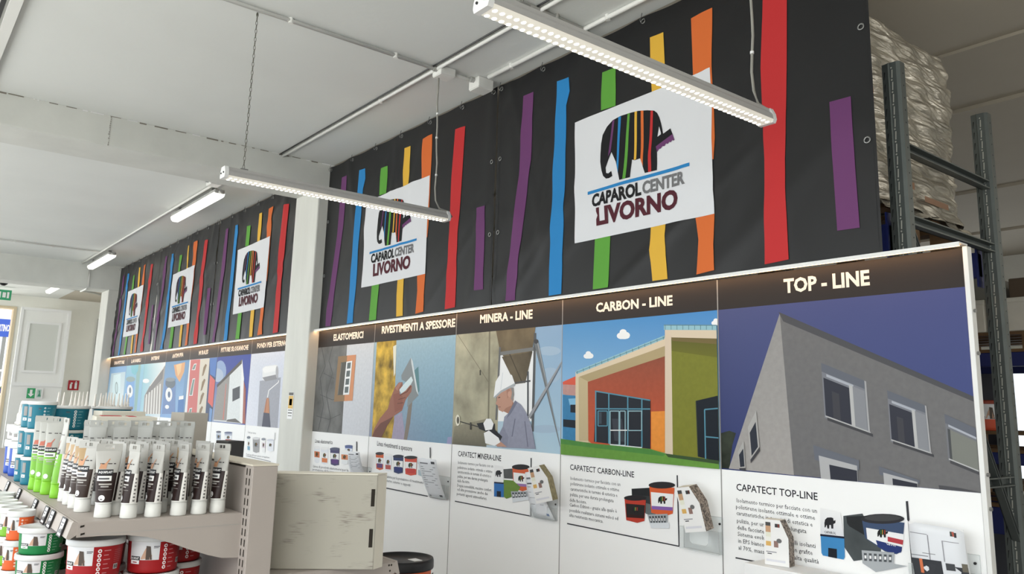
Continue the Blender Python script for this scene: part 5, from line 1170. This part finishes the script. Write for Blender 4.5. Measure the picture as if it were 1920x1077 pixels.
# curved bracket
pts = [(-2.668, GZ - .002), (-2.668, GZ - .042), (-2.60, GZ - .042), (-2.53, GZ - .045), (-2.47, GZ - .055), (-2.40, GZ - .078), (-2.34, GZ - .103), (-2.28, GZ - .125), (-2.235, GZ - .138), (GY0, GZ - .142), (GY0, GZ - .002)]
def bracket(x, pts, zoff=0, flip=None):
    n = len(pts); q = [((flip - (y - flip)) if flip else y, z + zoff) for y, z in pts]
    gp('bracket', MB().add([(xx, y, z) for xx in (x, x + .004) for y, z in q], [tuple(range(n)), tuple(range(n, 2 * n))] + [(i, (i + 1) % n, n + (i + 1) % n, n + i) for i in range(n)]))
bracket(GX, pts); bracket(-3.99, pts)
s = MB()
for y, z in ((-2.655, GZ - .012), (-2.652, GZ - .034)): s.add([(GX + .0052, y + dy, z + dz) for dy, dz in ((-.006, -.003), (.005, .0), (.005, .005), (-.006, .003))], [(0, 1, 2, 3)])
gp('screw_slot', s, SLOT)
gp('fold_line', MB().box(GX + .004, GX + .0048, -2.66, GY0 - .002, GZ - .0365, GZ - .035), mat('fold_grey', k(170, 168, 164), .6))
# lower shelf and the shelves on the far side of the spine
LZ = .955
gp('shelf', MB().box(XF, GX, -2.80, GY0, LZ - .036, LZ), bevel=.003)
gp('shelf', MB().box(XF, GX, -2.80, GY0, .1, .136), bevel=.003)
FZ = 1.04
gp('shelf', MB().box(XF, GX, GY1, -1.585, FZ - .036, FZ), bevel=.003)
sp = [(GY1, FZ - .002), (GY1, FZ - .14), (-2.03, FZ - .138), (-1.95, FZ - .11), (-1.85, FZ - .07), (-1.75, FZ - .05), (-1.585, FZ - .042), (-1.585, FZ - .002)]
bracket(GX, sp)
gp('price_rail', MB().add([(x, y, z) for x in (XF, GX + .004) for y, z in ((-1.585, FZ), (-1.575, FZ + .003), (-1.562, FZ - .044), (-1.57, FZ - .046), (-1.585, FZ - .036))], [(i, (i + 1) % 5, 5 + (i + 1) % 5, 5 + i) for i in range(5)] + [tuple(range(5)), tuple(range(5, 10))]))
s = MB()
for y, z in ((-1.60, FZ - .01), (-1.61, FZ - .01), (-1.605, FZ - .03)): s.add([(GX + .0052, y + .004 * math.cos(j), z + .004 * math.sin(j)) for j in range(6)], [tuple(range(6))])
gp('screw_slot', s, SLOT)
gp('shelf', MB().box(XF, GX, GY1, -1.47, .3, .336), bevel=.003)
gp('plinth', MB().box(XF, GX, -2.74, -1.46, 0, .1))
# price tags in the rail
tagm = None
xs = [-2.80, -2.99, -3.10, -3.33, -3.72, -4.05, -4.4]
pt0 = None
for i, x in enumerate(xs):
    lab = ['price tag in the shelf rail nearest the shelf corner', 'price tag in the shelf rail, second from the corner', 'price tag in the shelf rail, third from the corner', 'price tag in the shelf rail, fourth from the corner',
           'price tag in the shelf rail, fifth from the corner', 'price tag in the shelf rail, sixth from the corner', 'price tag in the shelf rail by the left edge of the photo'][i]
    if pt0 is None:
        pt0 = thing('price_tag', lab, 'price tag', (x, -2.6915, GZ - .042), group='price tags in the shelf rail')
        pt0.rotation_euler = (math.radians(-14), 0, 0)
        MB().box(-.029, .029, -.0065, -.004, -.006, .046, 0, k(206, 206, 206)).box(-.03, -.026, -.008, -.004, -.006, .046, 0, k(46, 46, 48)).box(.026, .03, -.008, -.004, -.006, .046, 0, k(46, 46, 48)).box(-.03, .03, -.008, -.004, .043, .047, 0, k(46, 46, 48)).box(-.03, .03, -.008, -.004, -.008, -.005, 0, k(46, 46, 48)).build('card', PLAS, pt0)
        d = MB()
        for u0, v0, u1, v1 in ((-.022, .03, .018, .034), (-.022, .022, .01, .025), (-.022, .002, -.004, .012), (.002, .002, .02, .016)): d.add([(u0, -.0083, v0), (u1, -.0083, v0), (u1, -.0083, v1), (u0, -.0083, v1)], [(0, 1, 2, 3)], 0, k(120, 120, 122))
        d.build('printed_text', PLAS, pt0)
    else:
        q = dup(pt0, (x, -2.6915, GZ - .042), 0, lab); q.rotation_euler = (math.radians(-14), 0, 0)

# ---- paste tubes
def make_tube(name, label, cat, group, body, top, capc, h, cap_h=.042, rc=.0235, wseal=.037, band=.55, word='AQUAPLAST', pic=(206, 150, 112), tan=None, header=True):
    r = thing(name, label, cat, (0, 0, 0), 0, group)
    m = MB(); m.lathe([(0, 0), (rc * 1.0, 0), (rc * 1.04, .003), (rc * .98, cap_h), (0, cap_h)], 22, 0, k(*capc)); m.build('cap', PLAS, r, smooth=True)
    zs = [cap_h + .0005, cap_h + .004] + [cap_h + (h - .022 - cap_h) * t / 12 for t in range(1, 13)]
    def sec(z):
        t = max(0, (z - cap_h) / (h - .022 - cap_h)); e = t * t * .55 + t * .45
        return rc * 1.03 * (1 - t) + wseal * t if t > .05 else rc * 1.03, rc * 1.03 * (1 - e) + .0022 * e
    n = 28; v = []; 
    for z in zs:
        a, b2 = sec(z)
        for j in range(n): t = 2 * math.pi * j / n; v.append((a * math.cos(t), b2 * math.sin(t), z))
    mb = MB(); mb.v = v
    bz_ = cap_h + (h - .022 - cap_h) * band
    for i in range(len(zs) - 1):
        zm = (zs[i] + zs[i + 1]) / 2
        for j in range(n):
            mb.f.append((i * n + j, i * n + (j + 1) % n, (i + 1) * n + (j + 1) % n, (i + 1) * n + j)); mb.m.append(0)
            a = (j + .5) / n * 2 * math.pi; side = abs(math.sin(a)) < .35
            cc = top if zm > bz_ else body
            if side and zm < bz_ * 1.05 and math.cos(a) > 0: cc = (206, 204, 200)
            if tan and math.cos(a) < -.2 and zm > bz_ * .9: cc = tan
            if i == 0: cc = capc
            mb.c.append([k(*cc)] * 4)
    bo = mb.build('body', PLAS, r, smooth=True)
    def fy(x, z, l=.0007):
        a, b2 = sec(z); q = max(0, 1 - (x / a) ** 2); return -b2 * math.sqrt(q) - l
    d = MB()
    def rect(x0, x1, z0, z1, cc, l=.0007):
        n_ = 5
        for i in range(n_):
            for j in range(2):
                u0, u1 = x0 + (x1 - x0) * i / n_, x0 + (x1 - x0) * (i + 1) / n_; w0, w1 = z0 + (z1 - z0) * j / 2, z0 + (z1 - z0) * (j + 1) / 2
                d.add([(u, fy(u, z_, l), z_) for u, z_ in ((u0, w0), (u1, w0), (u1, w1), (u0, w1))], [(0, 1, 2, 3)], 0, k(*cc))
    rect(-.026, .017, bz_ - .002, bz_ + .015, (32, 32, 36), .0008); rect(-.026, .014, bz_ - .019, bz_ - .004, (222, 220, 212), .0009)
    rect(-.022, .008, bz_ - .015, bz_ - .0095, (90, 90, 92), .0014)
    rect(-.02, .016, bz_ - .031, bz_ - .027, (190, 186, 180)); rect(-.014, .008, bz_ - .038, bz_ - .034, (176, 172, 168)); rect(-.02, .018, bz_ - .046, bz_ - .0445, (140, 134, 130)); 
    d.add([(x, fy(x, z_, .001), z_) for x, z_ in [(-.008 + .009 * math.cos(t * .52), cap_h + .017 + .009 * math.sin(t * .52)) for t in range(12)]], [tuple(range(12))], 0, k(222, 220, 214))
    zz = bz_ + .017
    d.add([(x, fy(x, z_, .0012), z_) for x, z_ in ((-.024, zz), (-.004, zz), (-.002, zz + .016), (.006, zz + .03), (.003, zz + .031), (-.007, zz + .017), (-.02, zz + .016))], [tuple(range(7))], 0, k(*pic))
    for x0, x1 in ((-.022, -.010), (.0, .012), (.016, .022)): rect(x0, x1, h - .062, h - .059, (70, 66, 66), .001)
    for i in range(7):    # barcode side
        z_ = cap_h + .008 + i * .011; a, b2 = sec(z_)
        d.add([((a + .0006) * math.cos(t), (b2 + .0006) * math.sin(t), z_ + dz) for t, dz in ((-.14, 0), (.14, 0), (.14, .006 - i % 3 * .001), (-.14, .006 - i % 3 * .001))], [(0, 1, 2, 3)], 0, k(110, 106, 104))
    d.build('printed_label', PLAS, bo)
    t = MB(); vs_, fs, wd = glyphs(word, .03, 1)
    t.add([(-.024 + .039 * x / wd, fy(-.024 + .039 * x / wd, bz_ + .004 + .0065 * y, .0016), bz_ + .004 + .0065 * y) for x, y in vs_], fs, 0, k(240, 240, 240)); t.build('lettering', PLAS, bo)
    # flat seal with a hang hole (two slots)
    f = MB(); W_ = wseal; z0, z1 = h - .0225, h
    for x0, x1, a, b2 in ((-W_, W_, z0, z0 + .007), (-W_, -.013, z0 + .007, z1 - .005), (-.001, .001, z0 + .007, z1 - .005), (.013, W_, z0 + .007, z1 - .005), (-W_ * .97, W_ * .97, z1 - .005, z1)):
        f.box(x0, x1, -.0018, .0018, a, b2, 0, k(*[int(q * .97) for q in top]))
    f.build('hang_tab', PLAS, r)
    return r
BROWN = (46, 32, 30); TOPW = (188, 187, 182)
G1 = 'brown and white paste tubes on the shelf'
base_t = make_tube('paste_tube', 'brown and white paste tube at the shelf corner, turned to face the camera', 'paste tube', G1, BROWN, TOPW, (198, 198, 194), .222)
tan_t = make_tube('paste_tube', 'brown paste tube with a tan picture, first behind the corner along the shelf front', 'paste tube', G1, (58, 44, 38), TOPW, (198, 198, 194), .222, tan=(172, 142, 98))
tall_t = make_tube('paste_tube', 'tall white-topped paste tube in the row behind the short tubes', 'paste tube', 'tall paste tubes behind the short ones', (70, 60, 52), (184, 185, 181), (196, 196, 192), .28, band=.38, wseal=.029)
green_t = make_tube('paste_tube', 'tall lime green paste tube with green cap, nearest of its row', 'paste tube', 'lime green paste tubes on the shelf', (122, 186, 50), (186, 186, 180), (128, 200, 20), .285, cap_h=.05, rc=.0265, wseal=.034, band=.5, pic=(196, 110, 90))
def place(proto, first, x, y, rz, label, z=GZ):
    if first: proto.location = (x, y, z + .0005); proto.rotation_euler = (0, 0, rz); proto['label'] = label; return proto
    return dup(proto, (x, y, z + .0005), rz, label)
rng = random.Random(3)
ordn = ['second', 'third', 'fourth', 'fifth', 'sixth', 'seventh']
CAMDIR = math.radians(78)
place(base_t, True, -2.795, -2.585, CAMDIR, 'brown and white paste tube at the shelf corner, turned to face the camera')
for i, (x, y, a) in enumerate(((-2.748, -2.522, 11), (-2.742, -2.452, 13), (-2.742, -2.375, 8), (-2.745, -2.31, 12), (-2.752, -2.247, 24))):
    place(base_t, False, x, y, math.radians(a), 'brown paste tube in the row at the shelf end, %s from the corner' % ordn[i])
for i, (x, y, a) in enumerate(((-2.835, -2.545, 16), (-2.83, -2.48, 18), (-2.83, -2.41, 12), (-2.84, -2.34, 14), (-2.835, -2.275, 20))):
    place(base_t, False, x, y, math.radians(a), 'brown paste tube, second row from the shelf end, %s from the front' % (['first'] + ordn)[i])
for i, (x, y, a) in enumerate(((-2.925, -2.53, 16), (-2.92, -2.46, 10), (-2.925, -2.392, 18), (-2.92, -2.325, 12), (-2.93, -2.255, 20))):
    place(tan_t if i in (0, 3) else base_t, i == 0, x, y, math.radians(a), 'brown paste tube, third row from the shelf end, %s from the front' % (['first'] + ordn)[i])
for i, (x, y, a) in enumerate(((-2.955, -2.612, 42), (-3.06, -2.612, 24), (-3.165, -2.61, 20), (-3.265, -2.608, 18))):
    place(tan_t, False, x, y, math.radians(a), 'brown paste tube with a tan side along the shelf front, %s behind the corner tube' % (['first'] + ordn)[i])
for ri, x in enumerate((-3.02, -3.12)):
    for i, y in enumerate((-2.535, -2.465, -2.395, -2.325)):
        place(base_t, False, x + rng.uniform(-.006, .006), y, math.radians(rng.uniform(30, 46)), 'brown paste tube, %s row from the shelf end, %s from the front' % (['fourth', 'fifth'][ri], (['first'] + ordn)[i]))
n = 0
for ri, x in enumerate((-3.23, -3.34)):
    for i, y in enumerate((-2.535, -2.455, -2.375, -2.295, -2.222)):
        place(tall_t, n == 0, x + rng.uniform(-.01, .01), y, math.radians(rng.uniform(48, 74)), 'tall white-topped paste tube, %s from the shelf front in the %s tall row' % ((['first'] + ordn)[i], ['nearer', 'farther'][ri])); n += 1
for i, (x, y, a) in enumerate(((-3.385, -2.612, 4), (-3.52, -2.622, 62), (-3.62, -2.63, 60), (-3.72, -2.635, 58))):
    place(green_t, i == 0, x, y, math.radians(a), 'lime green paste tube on the shelf front, %s' % ['nearest of the four', 'second of the four', 'third of the four', 'farthest of the four'][i])

# ---- teal pots and buckets on the top shelf
TEAL = (12, 118, 140)
F0 = math.radians(-38)
def stack(kind, label_fmt, cat, group, spots, n, rt, rb, h, body, z0, front=F0, first=None, **kw):
    lv = {1: ['']}.get(n, None) or {2: ['bottom', 'top'], 3: ['bottom', 'middle', 'top'], 4: ['bottom', 'second from bottom', 'third from bottom', 'top']}[n]
    proto = first
    for (x, y, desc) in spots:
        for j in range(n):
            lab = label_fmt % (lv[j], desc) if n > 1 else label_fmt % desc
            if proto is None:
                proto = bucket(kind, lab, cat, (x, y, z0 + .0005), rt, rb, h, body, group, front=front, **kw)
            else:
                dup(proto, (x, y, z0 + .0005 + j * (h + .0005)), rng.uniform(-.12, .12), lab, group)
    return proto
stack('paint_pot', '%s teal paint pot of the %s small stack', 'paint pot', 'small teal paint pots', [(-3.93, -2.615, 'nearer'), (-4.09, -2.618, 'farther')], 3, .053, .047, .113, TEAL, GZ, skin=False, black=False)
stack('paint_bucket', '%s wide teal paint bucket, %s', 'paint bucket', 'wide teal paint buckets', [(-4.16, -2.475, 'nearer the shelf front'), (-4.2, -2.286, 'nearer the spine')], 3, .0845, .078, .107, TEAL, GZ, skin=False, black=False)
# blue pots at the left edge
stack('paint_pot', 'tall blue paint pot with white lid at the left edge, %s', 'paint pot', 'tall blue paint pots', [(-4.36, -2.596, 'nearer'), (-4.52, -2.596, 'farther')], 1, .066, .06, .155, (26, 78, 180), GZ, front=math.radians(-30), lid_rim=.2)
stack('paint_bucket', 'white-lidded pale bucket %s at the left edge', 'paint bucket', 'pale buckets at the left edge', [(-4.36, -2.596, 'on the nearer blue pot'), (-4.52, -2.596, 'on the farther blue pot')], 1, .066, .062, .07, (206, 206, 204), GZ + .1565, lid_rim=.5, black=False, skin=False)
# cones and nozzles standing on the lids
noz = None
LT = GZ + 3 * .1075 + .001
def nozzle_at(x, y, z, s, lab, wide=False):
    global noz, nozw
    r = thing('sealant_nozzle', lab, 'nozzle', (x, y, z), group='white nozzles standing on the bucket lids'); m = MB()
    if wide: m.lathe([(0, 0), (.019, 0), (.019, .012), (.014, .014), (.0135, .05), (.009, .054), (.007, .085), (.004, .11), (0, .11)], 12, 0, k(196, 192, 186))
    else: m.lathe([(0, 0), (.0085, 0), (.0085, .006), (.006, .008), (.0045, .03), (.002, .062), (0, .062)], 10, 0, k(206, 202, 196))
    m.v = [(a * s, b2 * s, c_ * s) for a, b2, c_ in m.v]; m.build('cone', PLAS, r, smooth=True)
    return r
proto_n = None
nz_ = [(-4.15, -2.525), (-4.14, -2.505), (-4.16, -2.47), (-4.155, -2.455), (-4.15, -2.44), (-4.15, -2.425), (-4.14, -2.41), (-4.2, -2.34), (-4.2, -2.33), (-4.2, -2.318), (-4.2, -2.306), (-4.2, -2.294), (-4.205, -2.28), (-4.2, -2.262), (-4.2, -2.245), (-4.2, -2.232), (-4.2, -2.22), (-4.12, -2.38)]
for i, (x, y) in enumerate(nz_):
    where = 'on the lid of the teal bucket nearer the shelf front' if y < -2.395 else 'on the lid of the teal bucket nearer the spine'
    lab = 'thin white nozzle standing ' + where
    zt = LT - .107 * .025 - .001
    if proto_n is None: proto_n = nozzle_at(x, y, zt, 1.0, lab)
    else: dup(proto_n, (x, y, zt), 0, lab, sc_=(1, 1, rng.uniform(.85, 1.1)))
for i, (x, y) in enumerate(((-4.35, -2.63), (-4.355, -2.595), (-4.5, -2.62), (-4.37, -2.573))):
    nozzle_at(x, y, GZ + .1565 + .069, 1.0, ['stepped white nozzle on the nearer pale bucket, front one', 'stepped white nozzle on the nearer pale bucket, rear one', 'stepped white nozzle on the farther pale bucket', 'stepped white nozzle on the nearer pale bucket, right-hand one'][i], True)
# cartons behind the tubes
RED = mat('red_print', k(196, 52, 56), .6)
def carton(name, label, x0, x1, y0, y1, z0, z1, rz=0, flap=False, redtop=False, m=CARD, redside=False):
    cx_, cy_ = (x0 + x1) / 2, (y0 + y1) / 2
    r = thing(name, label, 'carton', (cx_, cy_, z0), rz)
    hx, hy, h = (x1 - x0) / 2, (y1 - y0) / 2, z1 - z0
    MB().box(-hx, hx, -hy, hy, 0, h).build('body', m, r, bevel=.002)
    if flap: MB().box(-hx - .002, hx + .002, -hy - .003, hy + .003, h - .022, h + .003).build('lid', m, r, bevel=.002)
    if redtop: MB().box(-hx * .7, hx * .2, -hy * .8, -hy * .1, h + .003, h + .0045).box(-hx * .5, hx * .7, hy * .1, hy * .35, h + .003, h + .0045).build('printed_text', RED, r)
    if redside: MB().box(hx + .0, hx + .0012, -hy * .7, -hy * .1, h * .45, h * .75).build('label', RED, r)
    return r
carton('carton', 'white carton with red lettering on its lid, standing behind the tall tubes', -3.86, -3.58, -2.45, -2.23, GZ + .0005, 1.535, math.radians(-8), True, True, redside=True)
carton('carton', 'plain grey-beige carton behind the spine, right of the red-lettered carton', -3.95, -3.75, -2.085, -1.98, FZ + .0005, 1.555, 0, m=mat('grey_carton', k(184, 178, 168), .8))
carton('carton', 'plain white carton behind the teal buckets, left of the red-lettered carton', -4.07, -3.9, -2.39, -2.21, GZ + .0005, 1.555, 0)
carton('scraper_box', 'small black box peeking over the spine at its near end', -3.36, -3.26, -2.06, -1.99, FZ + .0005, 1.455, math.radians(10), m=BPLAS)

# ---- lower shelf
REDB = (166, 14, 22)
stack('paint_bucket', '%s red paint bucket in the %s stack under the shelf', 'paint bucket', 'red paint buckets under the shelf',
      [(-2.845, -2.583, 'nearest'), (-2.85, -2.407, 'second'), (-2.99, -2.29, 'rearmost'), (-3.025, -2.53, 'half hidden')], 2, .0795, .074, .1155, REDB, LZ, front=math.radians(-42), lid_rim=.16)
stack('paint_pot', '%s green paint pot in the %s green stack', 'paint pot', 'green paint pots under the shelf', [(-3.06, -2.70, 'nearer'), (-3.23, -2.64, 'farther')], 3, .066, .06, .0815, (12, 128, 66), LZ, front=math.radians(-36), lid_rim=.2)
for nm, body, spots in (('orange', (232, 96, 30), [(-3.2, -2.745, 'front')]), ('lime', (126, 190, 40), [(-3.30, -2.755, 'nearer'), (-3.42, -2.755, 'farther')]), ('blue', (30, 90, 200), [(-3.52, -2.758, 'nearer'), (-3.63, -2.758, 'farther')]), ('dark red', (120, 20, 34), [(-3.78, -2.745, 'left edge')])):
    stack('paint_pot', '%%s small %s paint pot in the %%s %s stack' % (nm, nm), 'paint pot', 'small %s paint pots under the shelf' % nm, spots, 3, .0395 if nm != 'dark red' else 0.05, .036, .0935, body, LZ, front=math.radians(-50), lid_rim=.2, detail=2)

# ---- scuffed white box standing behind the gondola end
bx = thing('storage_box', 'scuffed flat white cardboard box with two dark slots, right of the gondola end', 'box', (-2.713, -1.8825, FZ + .001))
ang = math.atan2(.305, .194); bx.rotation_euler = (0, 0, ang)
hw = .365 / 2; hh = .322
SCUFF = mat('scuffed_cardboard', k(180, 176, 164), .85, noise=.02, nscale=4)
nt = SCUFF.node_tree; N_, L_ = nt.nodes, nt.links
tc = N_.new('ShaderNodeTexCoord'); mp = N_.new('ShaderNodeMapping'); mp.inputs['Scale'].default_value = (5, 5, 9); L_.new(tc.outputs['Object'], mp.inputs['Vector'])
n1 = N_.new('ShaderNodeTexNoise'); n1.inputs['Scale'].default_value = 1.6; n1.inputs['Detail'].default_value = 3; L_.new(mp.outputs['Vector'], n1.inputs['Vector'])
mp2 = N_.new('ShaderNodeMapping'); mp2.inputs['Scale'].default_value = (14, 14, 190); L_.new(tc.outputs['Object'], mp2.inputs['Vector'])
n2 = N_.new('ShaderNodeTexNoise'); n2.inputs['Scale'].default_value = 1.5; n2.inputs['Detail'].default_value = 6; L_.new(mp2.outputs['Vector'], n2.inputs['Vector'])
r1 = N_.new('ShaderNodeMapRange'); r1.inputs[1].default_value = .53; r1.inputs[2].default_value = .66; L_.new(n1.outputs['Fac'], r1.inputs[0])
r2 = N_.new('ShaderNodeMapRange'); r2.inputs[1].default_value = .47; r2.inputs[2].default_value = .64; L_.new(n2.outputs['Fac'], r2.inputs[0])
mu = N_.new('ShaderNodeMath'); mu.operation = 'MULTIPLY'; L_.new(r1.outputs[0], mu.inputs[0]); L_.new(r2.outputs[0], mu.inputs[1])
mx = N_.new('ShaderNodeMix'); mx.data_type = 'RGBA'; mx.inputs['A'].default_value = k(180, 176, 164); mx.inputs['B'].default_value = k(120, 112, 104); L_.new(mu.outputs[0], mx.inputs['Factor'])
L_.new(mx.outputs['Result'], N_['Principled BSDF'].inputs['Base Color'])
pr_ = [(-hw, 0), (hw, 0), (hw + .03, .056), (-hw, .066)]
MB().add([(x, y, z) for z in (0, hh) for x, y in pr_], [(0, 1, 5, 4), (1, 2, 6, 5), (2, 3, 7, 6), (3, 0, 4, 7), (3, 2, 1, 0), (4, 5, 6, 7)]).build('body', SCUFF, bx, bevel=.003)
MB().add([(x * 1.004, y, z) for z in (hh + .0005, hh + .006) for x, y in pr_], [(0, 1, 5, 4), (1, 2, 6, 5), (2, 3, 7, 6), (3, 0, 4, 7), (3, 2, 1, 0), (4, 5, 6, 7)]).build('lid', CARD, bx)
MB().add([(hw + .0015, .002, 0), (hw + .0305, .055, 0), (hw + .0305, .055, hh), (hw + .0015, .002, hh)], [(0, 1, 2, 3)]).build('side_flap', CARD, bx)
for z0, z1 in ((.215, .275), (.075, .138)):
    MB().box(hw - .019, hw - .006, -.0012, .0, z0, z1).build('slot', SLOT, bx)
# orange bucket beyond the shelf
ob = bucket('paint_bucket', 'orange paint bucket with black lid on top of its stack behind the white box', 'paint bucket', (-3.13, -1.30, .64), .133, .118, .325, (226, 98, 40), 'orange buckets behind the white box', lidc=(34, 34, 36), front=math.radians(-60), lid_rim=.13, black=False, skin=False, detail=1)
hd = MB().tube([(.138 * math.cos(a), .138 * math.sin(a), .26 - .0 * a) for a in [i * .3 - 2.0 for i in range(11)]], .003, 6).build('handle', BPLAS, ob)
MB().box(.02, .075, .02, .06, .3168, .3182).build('lid_label', WPLAS, ob)
dup(ob, (-3.13, -1.30, .3205), .1, 'orange paint bucket with black lid, lower in the stack behind the white box'); dup(ob, (-3.13, -1.30, .0005), -.1, 'orange paint bucket at the foot of the stack behind the white box')
